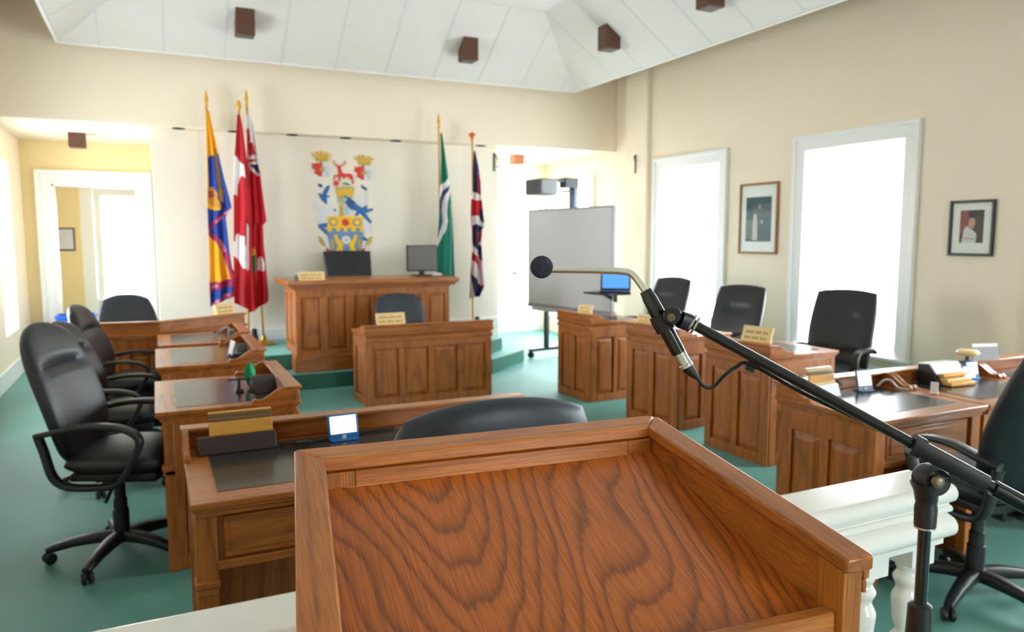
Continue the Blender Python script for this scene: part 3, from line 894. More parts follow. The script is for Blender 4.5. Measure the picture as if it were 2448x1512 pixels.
def office_chair(label, group, loc, rz, seat_z=0.46, back_h=0.70, back_w=0.50, kr=0.55, taper=-0.05, creases=(), arm='loop', lean=12, legrot=0.0, mat='leather', gap=0.02, backth=0.10, bend=0.03, backy=-0.235, yo=0.0, armk=1.0):
    r = thing('office_chair', label, 'chair', loc, rz, group)
    lm = M[mat]
    mb = MB()
    pad(mb, 0.50, 0.48, 0.12, kr=0.4, p=3.5, T=TR(0, -0.235, seat_z + 0.055) @ RX(-pi / 2) @ Matrix.Scale(-1, 4, (0, 1, 0)), crown=0.012)
    weld(mb.build('seat', lm, r, ang=60))
    mb = MB(); mb.box(-0.2, 0.2, -0.2, 0.2, seat_z - 0.03, seat_z + 0.012)
    mb.box(-0.05, 0.05, -0.16, 0.14, seat_z - 0.085, seat_z - 0.03)
    mb.build('seat_pan', M['black'], r, bevel=0.012)
    mb = MB()
    pad(mb, back_w, back_h, backth, kr=kr, taper=taper, creases=creases, bend=bend, lumbar=0.018, T=TR(0, backy, seat_z + gap) @ RX(radians(lean)))
    weld(mb.build('backrest', lm, r, ang=60))
    mb = MB(); mb.tube([(0, -0.05, seat_z - 0.05), (0, -0.22, seat_z - 0.045), (0, -0.285, seat_z + 0.02), (0, -0.31, seat_z + 0.20)], 1.0, 10, sec=(0.012, 0.035))
    mb.build('back_bracket', M['black'], r)
    for sx in (-1, 1):
        mb = MB(); x = sx * 0.275
        if arm == 'loop':
            za = seat_z + 0.235
            pts = [(x * 0.93, -0.30, za - 0.02), (x, -0.20, za + 0.0), (x, -0.05, za + 0.022), (x, 0.10, za + 0.018), (x, 0.19, za - 0.01), (x, 0.225, za - 0.05),
                   (x, 0.205, za - 0.11), (x, 0.15, za - 0.20), (x * 0.98, 0.10, za - 0.255), (x * 0.9, 0.0, za - 0.275), (x * 0.9, -0.16, za - 0.27), (x * 0.92, -0.235, za - 0.22), (x * 0.93, -0.27, za - 0.10), (x * 0.93, -0.295, za - 0.03)]
            pts = [(a, -0.3 + (b + 0.3) * armk, c) for a, b, c in pts]
            P2 = []
            for k in range(len(pts) - 1):
                p0 = Vector(pts[max(0, k - 1)]); p1 = Vector(pts[k]); p2 = Vector(pts[k + 1]); p3 = Vector(pts[min(len(pts) - 1, k + 2)])
                for q in (0, 0.33, 0.67):
                    P2.append(0.5 * ((2 * p1) + (p2 - p0) * q + (2 * p0 - 5 * p1 + 4 * p2 - p3) * q * q + (3 * p1 - p0 - 3 * p2 + p3) * q ** 3))
            P2.append(Vector(pts[-1]))
            mb.tube(P2, 1.0, 14, sec=(0.027, 0.014), up=(1, 0, 0))
            mb.build('armrest', M['black'], r, ang=60)
        elif arm == 'bow':
            za = seat_z + 0.24
            pts = [(x * 0.95, -0.27, za - 0.03), (x, -0.12, za + 0.008), (x, 0.06, za + 0.016), (x, 0.15, za + 0.006), (x, 0.205, za - 0.03), (x, 0.22, za - 0.09), (x * 0.97, 0.20, za - 0.17), (x * 0.9, 0.15, za - 0.245), (x * 0.75, 0.08, za - 0.262)]
            P2 = []
            for k in range(len(pts) - 1):
                p0 = Vector(pts[max(0, k - 1)]); p1 = Vector(pts[k]); p2 = Vector(pts[k + 1]); p3 = Vector(pts[min(len(pts) - 1, k + 2)])
                for q in (0, 0.33, 0.67):
                    P2.append(0.5 * ((2 * p1) + (p2 - p0) * q + (2 * p0 - 5 * p1 + 4 * p2 - p3) * q * q + (3 * p1 - p0 - 3 * p2 + p3) * q ** 3))
            P2.append(Vector(pts[-1]))
            mb.tube(P2, 1.0, 14, sec=(0.029, 0.016), up=(1, 0, 0))
            mb.build('armrest', M['black'], r, ang=60)
    for ch in r.children: ch.location.y = yo
    mb = MB(); mb.lathe([(0.022, 0.10), (0.038, 0.10), (0.038, 0.24), (0.032, 0.245), (0.032, 0.30), (0.026, 0.305), (0.026, seat_z - 0.06)], 18)
    mb.build('gas_column', M['black'], r)
    mb = MB(); mb.tube([(0.06, 0.02, seat_z - 0.06), (0.14, 0.03, seat_z - 0.075), (0.20, 0.02, seat_z - 0.13)], 0.008, 8)
    mb.build('tilt_lever', M['black'], r)
    mb = MB(); mb.lathe([(0.02, 0.075), (0.055, 0.085), (0.058, 0.12), (0.04, 0.135), (0.02, 0.14)], 18)
    mb.build('base_hub', M['black'], r)
    for k in range(5):
        a = legrot + 2 * pi * k / 5
        T = RZ(a)
        mb = MB()
        pts = [T @ Vector(p) for p in ((0.03, 0, 0.108), (0.12, 0, 0.108), (0.22, 0, 0.096), (0.30, 0, 0.078), (0.335, 0, 0.066))]
        mb.tube([tuple(p) for p in pts], [1.25, 1.2, 1.0, 0.85, 0.7], 12, sec=(0.022, 0.026))
        lg = mb.build('base_leg', M['black'], r, ang=60)
        mb = MB()
        for s in (-1, 1):
            mb.lathe([(0.004, -0.011), (0.022, -0.011), (0.028, -0.006), (0.028, 0.006), (0.022, 0.011), (0.004, 0.011)], 16,
                     T @ TR(0.325, 0, 0.0285) @ RZ(0.6) @ TR(0, s * 0.015, 0) @ RX(pi / 2))
        mb.box(-0.01, 0.012, -0.006, 0.006, 0.02, 0.07, T @ TR(0.325, 0, 0))
        mb.build('caster', M['black'], lg, ang=40)
    return r

loopcr = [(0.40, 0.045, 0.034, 0.72)]
tuft = [(0.30, 0.07, 0.022, 0.38), (-0.55, 0.07, 0.022, 0.55)]
GC1 = 'loop armed chairs along the left column'
c1 = office_chair('black leather loop armed chair in full view, nearest at the left', GC1, (-0.20, 4.14, 0), radians(-111), 0.475, 0.72, 0.52, kr=0.75, creases=loopcr, legrot=radians(68), lean=14, backy=-0.22, yo=0.06, armk=0.88)
dup(c1, (-0.24, 5.42, 0), radians(-106), 'black loop armed chair behind the nearest one, second at the left', GC1, (1, 1, 0.90))
dup(c1, (-0.22, 6.50, 0), radians(-102), 'black loop armed chair third from the front at the left', GC1, (1, 1, 0.92))
c4 = office_chair('black chair behind the corner desk before the left doorway', None, (-0.20, 7.84, 0), radians(-170), 0.46, 0.58, 0.54, kr=0.7, taper=-0.08, arm='none', lean=8)
GC2 = 'high backed tufted chairs along the right column'
c5 = office_chair('black tufted high back chair before the nearer tall window', GC2, (4.80, 4.22, 0), radians(112), 0.48, 0.70, 0.52, kr=0.35, taper=0.0, creases=tuft, arm='bow', lean=14)
dup(c5, (4.70, 5.36, 0), radians(108), 'black tufted high back chair before the framed photo, middle of the right column', GC2, (1, 1, 0.98))
dup(c5, (4.72, 6.50, 0), radians(100), 'black tufted high back chair before the far window beside the laptop', GC2)
office_chair('black mid back chair behind the clerk desk', None, (2.36, 7.47, 0), pi, 0.44, 0.55, 0.56, kr=0.6, taper=-0.02, arm='none', lean=6, mat='leather_b')
office_chair('black square backed chair on the dais below the coat of arms', None, (2.20, 9.02, 0.34), pi + 0.05, 0.46, 0.62, 0.58, kr=0.12, taper=0.06, arm='none', lean=6)
office_chair('blue black chair back rising just behind the lectern', None, (0.86, 2.19, 0), radians(-3), 0.50, 0.66, 0.67, kr=0.66, taper=-0.03, arm='bow', lean=11, mat='leather_b', backth=0.12)
office_chair('black arm chair cut off by the right edge of the photo', None, (3.25, 2.0, 0), radians(-9), 0.49, 0.72, 0.56, kr=0.5, taper=0.03, arm='loop', lean=15, legrot=radians(206), backy=-0.21, armk=0.8)

# ------------------------------------------------------------------ balustrade
bl = thing('balustrade', 'white moulded balustrade with turned balusters behind the lectern', 'balustrade', (0.6, 1.34, 0))
def rail_sweep(mb, prof, x0, x1):
    n = len(prof)
    vs = [(x0, y, z) for y, z in prof] + [(x1, y, z) for y, z in prof]
    fs = [tuple(range(n)), tuple(range(2 * n - 1, n - 1, -1))] + [(i, n + i, n + (i + 1) % n, (i + 1) % n) for i in range(n)]
    mb.add(vs, fs)
def torus(yc, zc, ry, rz_, a0, a1, n=8):
    return [(yc + ry * cos(radians(a0 + (a1 - a0) * k / n)), zc + rz_ * sin(radians(a0 + (a1 - a0) * k / n))) for k in range(n + 1)]
ZR = 0.93
half = [(0.0, ZR), (0.06, ZR)] + torus(0.062, ZR - 0.026, 0.024, 0.026, 90, -90) + [(0.062, ZR - 0.06)] + torus(0.064, ZR - 0.07, 0.010, 0.010, 90, -90, 6) \
     + [(0.058, ZR - 0.086)] + torus(0.062, ZR - 0.118, 0.03, 0.03, 80, -90) + [(0.052, ZR - 0.152), (0.052, ZR - 0.175), (0.0, ZR - 0.175)]
prof = half + [(-y, z) for y, z in half[::-1]][1:-1]
mb = MB(); rail_sweep(mb, prof, -2.0, 1.345)
mb.build('hand_rail', M['rail'], bl, ang=50)
def baluster(x, wsq=0.045):
    mb = MB()
    mb.box(-wsq, wsq, -wsq, wsq, 0.70, ZR - 0.175, TR(x, 0, 0))
    mb.box(-wsq, wsq, -wsq, wsq, 0.06, 0.14, TR(x, 0, 0))
    pr = [(0.03, 0.14)]
    z = 0.14
    seq = [(0.032, 0.012), (0.040, 0.026), (0.030, 0.012), (0.036, 0.02), (0.026, 0.02), (0.038, 0.05), (0.042, 0.05), (0.030, 0.04), (0.026, 0.012),
           (0.040, 0.024), (0.026, 0.014), (0.036, 0.05), (0.040, 0.03), (0.028, 0.02), (0.038, 0.022), (0.028, 0.012), (0.034, 0.016)]
    tot = sum(q[1] for q in seq); sc_ = (0.70 - 0.14) / tot
    for rr, dz in seq:
        z += dz * sc_ / 2; pr.append((rr, z)); z += dz * sc_ / 2
    # smooth the profile
    out = []
    for k in range(len(pr) - 1):
        for q in range(4):
            t_ = q / 4; s_ = t_ * t_ * (3 - 2 * t_)
            out.append((pr[k][0] + (pr[k + 1][0] - pr[k][0]) * s_, pr[k][1] + (pr[k + 1][1] - pr[k][1]) * t_))
    out += [pr[-1], (0.03, 0.70)]
    mb.lathe(out, 20, TR(x, 0, 0))
    return mb.build('baluster', M['rail'], bl, ang=50)
for x in [1.275, 1.09, 0.905, 0.72, 0.535] + [0.35 - 0.185 * k for k in range(13)]:
    baluster(x)
mb = MB(); mb.box(-2.0, 1.33, -0.05, 0.05, 0.0, 0.06)
mb.build('bottom_rail', M['rail'], bl, bevel=0.006)

# ------------------------------------------------------------------ lectern
LR = -radians(4.67)
lc = thing('lectern', 'oak lectern with raised rim and sloping top in the foreground', 'lectern', (0.5195, 1.170, 0), LR)
def hw(y): return 0.3316 - 0.083 * y
ZT = 1.265; SL = tan(radians(10))
def zr(y): return ZT + SL * y
YE = -0.485
CW = 0.047
# rim cap: mitred U with a rounded far right corner
def cap_piece(name, poly, mat):
    mb = MB(); mb.prism(poly, lambda x, y: zr(y) - 0.022, lambda x, y: zr(y))
    return mb.build(name, mat, lc, bevel=0.004)
rc = 0.022
back_poly = [(-hw(0), 0), (hw(0) - rc, 0)] + [(hw(0) - rc + rc * sin(radians(a)), -rc + rc * cos(radians(a))) for a in (22, 45)] + [(hw(-CW) - CW, -CW), (-hw(-CW) + CW, -CW)]
cap_piece('back_rim', back_poly, M['lec_x'])
right_poly = [(hw(0) - rc + rc * sin(radians(a)), -rc + rc * cos(radians(a))) for a in (45, 67, 90)] + [(hw(YE), YE), (hw(YE) - CW, YE), (hw(-CW) - CW, -CW)]
cap_piece('side_rim', right_poly, M['lec_y'])
left_poly = [(-hw(0), 0), (-hw(-CW) + CW, -CW), (-hw(YE) + CW, YE), (-hw(YE), YE)]
cap_piece('side_rim', left_poly, M['lec_y'])
# side and back boards under the rim
PT = 0.026
for sx in (-1, 1):
    mb = MB()
    a0 = lambda y: sx * (hw(y) - 0.012)
    a1 = lambda y: sx * (hw(y) - 0.012 - PT)
    poly = [(a0(-0.012), -0.012), (a0(YE + 0.006), YE + 0.006), (a1(YE + 0.006), YE + 0.006), (a1(-0.012), -0.012)]
    mb.prism(poly, 0.0, lambda x, y: zr(y) - 0.0215)
    mb.build('side_board', M['lec_z'], lc, bevel=0.002)
    # stacked moulding under the cap outside
    mb = MB()
    b0 = lambda y: sx * (hw(y) - 0.002); b1 = lambda y: sx * (hw(y) - 0.0125)
    mb.prism([(b0(-0.01), -0.01), (b0(YE + 0.004), YE + 0.004), (b1(YE + 0.004), YE + 0.004), (b1(-0.01), -0.01)], lambda x, y: zr(y) - 0.036, lambda x, y: zr(y) - 0.0215)
    c0 = lambda y: sx * (hw(y) - 0.006)
    mb.prism([(c0(-0.01), -0.01), (c0(YE + 0.004), YE + 0.004), (b1(YE + 0.004), YE + 0.004), (b1(-0.01), -0.01)], lambda x, y: zr(y) - 0.055, lambda x, y: zr(y) - 0.036)
    mb.build('rim_moulding', M['lec_y'], lc, bevel=0.002)
    # inner board, set back under the cap, and its front stile
    mb = MB()
    d0 = lambda y: sx * (hw(y) - 0.0378); d1 = lambda y: sx * (hw(y) - 0.0405)
    mb.prism([(d0(-0.05), -0.05), (d0(-0.43), -0.43), (d1(-0.43), -0.43), (d1(-0.05), -0.05)], 0.98, lambda x, y: zr(y) - 0.0215)
    mb.build('inner_board', M['lec_y'], lc)
    mb = MB()
    d1 = lambda y: sx * (hw(y) - 0.0435)
    mb.prism([(d0(-0.432), -0.432), (d0(YE + 0.006), YE + 0.006), (d1(YE + 0.006), YE + 0.006), (d1(-0.432), -0.432)], 0.86, lambda x, y: zr(y) - 0.0215)
    mb.build('front_stile', M['lec_z'], lc, bevel=0.0015)
mb = MB(); mb.prism([(-hw(0) + 0.012, -0.012), (hw(0) - 0.012, -0.012), (hw(0) - 0.012, -0.036), (-hw(0) + 0.012, -0.036)], 0.0, lambda x, y: zr(y) - 0.0215)
mb.build('back_board', M['lec_z'], lc, bevel=0.002)
# ledge inside the back: a long strip and the short block at its left
xi = hw(-CW) - CW
zl = ZT - 0.0275
mb = MB(); mb.box(-xi + 0.045, xi - 0.045, -0.0535, -0.036, 1.195, zl - 0.003)
mb.build('back_ledge', M['lec_x'], lc, bevel=0.0015)
for xa, xb in ((-xi - 0.01, -xi + 0.0445), (xi - 0.0445, xi + 0.008)):
    mb = MB(); mb.box(xa, xb, -0.0525, -0.036, 1.195, zl - 0.003)
    mb.build('corner_block', M['lec_z'], lc, bevel=0.0015)
mb = MB(); mb.box(-xi + 0.03, xi - 0.12, -0.0538, -0.0530, 1.2085, 1.2105)
mb.build('worn_edge', M['worn'], lc)
# sloping reading surface
def zs(y): return 1.212 - 0.325 * (-y - 0.048)
mb = MB()
y0_, y1_ = -0.0365, -0.455
mb.prism([(-hw(y0_) + 0.039, y0_), (hw(y0_) - 0.039, y0_), (hw(y1_) - 0.039, y1_), (-hw(y1_) + 0.039, y1_)], lambda x, y: zs(y) - 0.018, lambda x, y: zs(y))
mb.build('reading_surface', M['lec_panel'], lc)
mb = MB(); mb.prism([(-hw(-0.445) + 0.040, -0.445), (hw(-0.445) - 0.040, -0.445), (hw(-0.468) - 0.040, -0.468), (-hw(-0.468) + 0.040, -0.468)], lambda x, y: zs(-0.445) - 0.04, lambda x, y: zs(-0.445) + 0.016)
mb.build('paper_stop', M['lec_x'], lc, bevel=0.004)
mb = MB(); mb.box(-0.30, 0.30, -0.44, -0.03, 0.03, 0.06)
mb.build('bottom_board', M['lec_x'], lc)

# ------------------------------------------------------------------ microphone stand, microphone, cable
ms = thing('microphone_stand', 'black boom microphone stand to the right of the lectern', 'microphone stand', (0.995, 0.688, 0))
O = Vector((0.995, 0.688, 0))
def rel(*p): return tuple(Vector(p) - O)
mb = MB(); mb.lathe([(0.002, 0), (0.15, 0), (0.15, 0.012), (0.13, 0.022), (0.03, 0.03), (0.018, 0.06), (0.016, 0.07)], 32)
mb.build('base', M['metal_black'], ms)
mb = MB(); mb.lathe([(0.0125, 0.05), (0.0125, 1.06)], 18)
mb.build('lower_tube', M['metal_black'], ms)
mb = MB(); mb.lathe([(0.0125, 1.0), (0.0185, 1.005), (0.0165, 1.062), (0.0115, 1.066)], 20)
mb.build('height_collar', M['black'], ms)
mb = MB(); mb.lathe([(0.0088, 1.06), (0.0088, 1.185)], 18)
mb.build('upper_tube', M['metal_black'], ms)
mb = MB(); mb.lathe([(0.009, 1.178), (0.0145, 1.180), (0.0145, 1.183), (0.009, 1.184)], 20)
mb.build('ring', M['silver'], ms)
A_ = Vector(rel(0.7092, 0.8688, 1.4738)); B_ = Vector(rel(1.1393, 0.5408, 1.186))
bd = (B_ - A_).normalized()
pc = Vector(rel(1.0065, 0.671, 1.2785))       # where the clutch carries the boom sleeve
side = bd.cross(Vector((0, 0, 1))).normalized()
upv = side.cross(bd).normalized()
mb = MB(); mb.lathe([(0.0148, 1.184), (0.0155, 1.21), (0.014, 1.218), (0.015, 1.224)], 20)
mb.tube([(0, 0, 1.222), (-0.002, 0, 1.238), (-0.004, 0.001, 1.25)], [0.015, 0.017, 0.02], 16)
mb.build('clutch_stem', M['black'], ms)
kc = Vector((0.004, -0.004, 1.252))
fw_ = Vector((-0.35, -0.93, 0.0)).normalized()
Rk = fw_.to_track_quat('Z', 'Y').to_matrix().to_4x4()
mb = MB(); mb.lathe([(0.004, -0.018), (0.020, -0.018), (0.0225, -0.012), (0.0225, 0.006), (0.019, 0.014), (0.004, 0.016)], 24, TR(*kc) @ Rk)
q0 = kc + fw_ * -0.004
mb.tube([tuple(q0 + Vector((0.0, 0, 0.0))), tuple(pc - upv * 0.012)], [0.020, 0.014], 14)
mb.build('clutch', M['black'], ms, ang=50)
mb = MB(); mb.lathe([(0.002, 0.016), (0.009, 0.016), (0.009, 0.021), (0.006, 0.023), (0.002, 0.023)], 18, TR(*(kc + Vector((-0.006, 0, 0.004)))) @ Rk)
mb.build('clutch_bolt', M['bolt'], ms)
def boxalong(mb, c0, c1, a, b, n=16):
    mb.tube([tuple(c0), tuple(c1)], 1.0, n, sec=(a, b), up=tuple(upv))
s0 = A_ + bd * ((pc - A_).dot(bd) - 0.058); s1 = s0 + bd * 0.105
mb = MB(); mb.tube([tuple(A_ - bd * 0.004), tuple(B_ + bd * 0.05)], 0.0078, 18)
mb.build('boom', M['metal_black'], ms)
mb = MB(); boxalong(mb, s0, s1, 0.0120, 0.0120)
boxalong(mb, s0 - bd * 0.004, s0 + bd * 0.010, 0.0150, 0.0140)
mb.build('boom_sleeve', M['black'], ms, ang=30)
mb = MB(); mb.tube([tuple(s1 + bd * 0.012), tuple(B_ + bd * 0.05)], 0.0115, 18)
mb.build('counter_tube', M['metal_black'], ms)
# swivel at the far end
sw0 = Vector(rel(0.683, 0.8817, 1.4865)); sw1 = A_.copy()
mb = MB()
toc = (Vector((0, 0, 1.6)) - Vector((0.68, 0.88, 1.487))).normalized()
Rc = toc.to_track_quat('Z', 'Y').to_matrix().to_4x4()
mb.lathe([(0.003, -0.012), (0.0118, -0.012), (0.0138, -0.008), (0.0138, 0.008), (0.0118, 0.012), (0.003, 0.012)], 24, TR(*sw0) @ Rc)
mb.tube([tuple(sw0 + bd * 0.012), tuple(sw1 - bd * 0.004)], 1.0, 16, sec=(0.0125, 0.0125), up=tuple(upv))
mb.build('swivel', M['black'], ms, ang=35)
mb = MB(); mb.lathe([(0.002, 0.012), (0.0058, 0.012), (0.0058, 0.0145), (0.002, 0.015)], 16, TR(*(sw0 + Vector((-0.002, 0, -0.003)))) @ Rc)
mb.build('swivel_bolt', M['bolt'], ms)
mb = MB()
for q in (0.0, 0.006):
    mb.tube([tuple(A_ + bd * (0.001 + q - 0.004)), tuple(A_ + bd * (0.004 + q - 0.004))], 0.0145 - q * 0.2, 18)
mb.build('swivel_ring', M['silver'], ms)
# clip ring holding the microphone
m0 = Vector(rel(0.6613, 0.9195, 1.5212)); m1 = Vector(rel(0.702, 0.889, 1.4281)); mdir = (m1 - m0).normalized()
mc = m0 + mdir * 0.055
mb = MB(); mb.tube([tuple(mc - mdir * 0.014), tuple(mc - mdir * 0.002), tuple(mc + mdir * 0.012)], [0.0150, 0.0158, 0.0150], 20)
mb.tube([tuple(mc), tuple(sw0 + Vector((0.002, 0, -0.002)))], [0.010, 0.011], 12)
mb.build('microphone_clip', M['black'], ms, ang=50)
# cable clip on the boom
cc = Vector(rel(0.7866, 0.8207, 1.4215))
mb = MB(); boxalong(mb, cc - bd * 0.009, cc + bd * 0.009, 0.0105, 0.0105)
mb.tube([tuple(cc - upv * 0.008), tuple(cc - upv * 0.018)], 1.0, 10, sec=(0.007, 0.005))
mb.build('cable_clip', M['rubber'], ms, ang=30)

mk = thing('microphone', 'gooseneck microphone with round black foam windscreen above the lectern', 'microphone', (0.68, 0.905, 1.47))
K = Vector((0.68, 0.905, 1.47))
def rk(*p): return tuple(Vector(p) - K)
def smooth_path(pts, n=5):
    out = []
    for k in range(len(pts) - 1):
        p0 = Vector(pts[max(0, k - 1)]); p1 = Vector(pts[k]); p2 = Vector(pts[k + 1]); p3 = Vector(pts[min(len(pts) - 1, k + 2)])
        for q in range(n):
            t_ = q / n
            out.append(tuple(0.5 * ((2 * p1) + (p2 - p0) * t_ + (2 * p0 - 5 * p1 + 4 * p2 - p3) * t_ * t_ + (3 * p1 - p0 - 3 * p2 + p3) * t_ ** 3)))
    out.append(tuple(pts[-1]))
    return out
mb = MB(); mb.sphere(rk(0.5239, 0.9909, 1.5559), 0.0170, 40)
mb.build('windscreen', M['foam'], mk, ang=180)
goose = [(0.5300, 0.988, 1.5523), (0.5832, 0.9625, 1.5515), (0.6311, 0.9395, 1.5496), (0.6453, 0.9328, 1.5453), (0.6538, 0.9265, 1.5343), (0.6625, 0.919, 1.5180)]
mb = MB(); mb.tube([rk(*p) for p in smooth_path(goose)], 0.0052, 14)
mb.build('gooseneck', M['chrome'], mk, ang=80)
v0 = Vector(rk(0.6613, 0.9195, 1.5212)); v1 = Vector(rk(0.702, 0.889, 1.4281)); vd = (v1 - v0)
mb = MB()
mb.tube([tuple(v0 + vd * q) for q in (-0.01, 0.0, 0.06, 0.12, 0.48, 0.52, 0.9, 1.0)], [0.006, 0.0088, 0.0096, 0.0108, 0.0118, 0.0112, 0.0108, 0.0105], 20)
mb.build('body', M['metal_black'], mk, ang=50)
x1 = Vector(rk(0.7110, 0.8805, 1.4075)); xd = x1 - v1
mb = MB(); mb.tube([tuple(v1 + xd * q) for q in (0.0, 0.03, 0.2, 0.22, 0.75, 0.78, 1.0)], [0.0098, 0.0108, 0.0108, 0.0102, 0.0102, 0.0108, 0.0108], 20)
mb.build('connector', M['silver'], mk, ang=35)
x2 = Vector(rk(0.7249, 0.8724, 1.3911)); x3 = x1
mb = MB(); mb.tube([tuple(x3), tuple(x3 + (x2 - x3) * 0.4), tuple(x2)], [0.0096, 0.0078, 0.0036], 16)
mb.build('strain_relief', M['rubber'], mk, ang=60)

cab = [(0.7249, 0.8724, 1.3911), (0.7348, 0.8677, 1.3784), (0.746, 0.8623, 1.3784), (0.7528, 0.848, 1.3961), (0.7655, 0.8363, 1.4107), (0.7811, 0.8233, 1.4155), (0.8403, 0.781, 1.376), (0.9168, 0.728, 1.334), (0.9581, 0.698, 1.317), (0.9824, 0.677, 1.304), (0.989, 0.67, 1.294)]
mb = MB(); mb.tube([tuple(Vector(p)) for p in smooth_path(cab, 6)], 0.0027, 10)
tag(mb.build('microphone_cable', M['rubber'], ang=80), 'thin black cable looping from the microphone along the boom', 'cable')

# ------------------------------------------------------------------ flags
def inpoly(x, y, poly):
    c = False; n = len(poly); j = n - 1
    for i in range(n):
        xi_, yi = poly[i]; xj, yj = poly[j]
        if (yi > y) != (yj > y) and x < (xj - xi_) * (y - yi) / (yj - yi) + xi_: c = not c
        j = i
    return c

def flag(label, base, pole_h, top_off, finial, cloth, folds, amp, base_kind='gold', pole_mat='brass', nu=44, nv=150, group='flags on poles on the dais'):
    """cloth: dict with ref (px,py) of the pole top, metres per unit k, rows [(y,left,right)], patches [(poly,colour)], base colour"""
    r = thing('flag_on_pole', label, 'flag', base, 0, group)
    tx, ty = top_off
    mb = MB(); mb.tube([(0, 0, 0.04), (tx, ty, pole_h)], 0.0125, 12)
    mb.build('pole', M[pole_mat], r)
    mb = MB()
    T = TR(tx, ty, pole_h)
    if finial == 'spear': mb.lathe([(0.012, -0.02), (0.02, 0.0), (0.012, 0.02), (0.022, 0.06), (0.016, 0.11), (0.003, 0.17)], 14, T)
    elif finial == 'ball': mb.lathe([(0.012, -0.02), (0.024, 0.0), (0.03, 0.03), (0.024, 0.06), (0.01, 0.085), (0.002, 0.09)], 14, T)
    else: mb.lathe([(0.014, -0.03), (0.02, 0.0), (0.045, 0.035), (0.05, 0.05), (0.02, 0.055), (0.008, 0.07), (0.002, 0.09)], 14, T)
    mb.build('finial', M['gold_paint'] if finial != 'flame' else flat(206, 92, 40), r)
    mb = MB()
    if base_kind == 'gold': mb.lathe([(0.002, 0), (0.15, 0), (0.15, 0.012), (0.09, 0.035), (0.03, 0.05), (0.024, 0.1), (0.016, 0.11)], 28)
    else:
        mb.box(-0.11, 0.09, -0.09, 0.09, 0, 0.14); mb.lathe([(0.03, 0.14), (0.03, 0.2), (0.02, 0.21)], 16, TR(0.06, 0, 0))
    mb.build('base', M['brass'] if base_kind == 'gold' else M['black'], r, ang=35)
    px0, py0 = cloth['ref']; k = cloth['k']; rows = cloth['rows']
    cols = [cloth['base']] + [c for _, c in cloth['patches']]
    uniq = []
    for c in cols:
        if c not in uniq: uniq.append(c)
    ys = [q[0] for q in rows]
    def row(y):
        for a, b in zip(rows, rows[1:]):
            if a[0] <= y <= b[0]:
                t_ = (y - a[0]) / (b[0] - a[0])
                return a[1] + (b[1] - a[1]) * t_, a[2] + (b[2] - a[2]) * t_
        return rows[-1][1], rows[-1][2]
    fb = cloth.get('bottom')          # px drop of the lower edge as a function of s
    vs = []; fs = []; mi = []
    for j in range(nv + 1):
        v = j / nv
        y = ys[0] + (ys[-1] - ys[0]) * v
        for i in range(nu + 1):
            s = i / nu
            l, rr = row(y)
            x = l + (rr - l) * s
            yy = y + (fb(s) * v ** 3 if fb else 0)
            wv = (rr - l) * k
            dy = -amp * min(1, wv / 0.12) * (0.5 + 0.5 * v) * sin(2 * pi * folds * s + 2.2 * v + 0.6) - 0.056
            vs.append(((x - px0) * k + tx, dy + ty, (py0 - yy) * k + pole_h))
    for j in range(nv):
        for i in range(nu):
            a = j * (nu + 1) + i
            fs.append((a, a + 1, a + nu + 2, a + nu + 1))
            v = (j + 0.5) / nv; s = (i + 0.5) / nu
            y = ys[0] + (ys[-1] - ys[0]) * v
            l, rr = row(y); x = l + (rr - l) * s
            yy = y + (fb(s) * v ** 3 if fb else 0)
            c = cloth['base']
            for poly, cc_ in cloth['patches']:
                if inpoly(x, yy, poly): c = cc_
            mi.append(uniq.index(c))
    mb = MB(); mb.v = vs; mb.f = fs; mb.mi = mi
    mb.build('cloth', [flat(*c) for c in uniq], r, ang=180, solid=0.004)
    return r

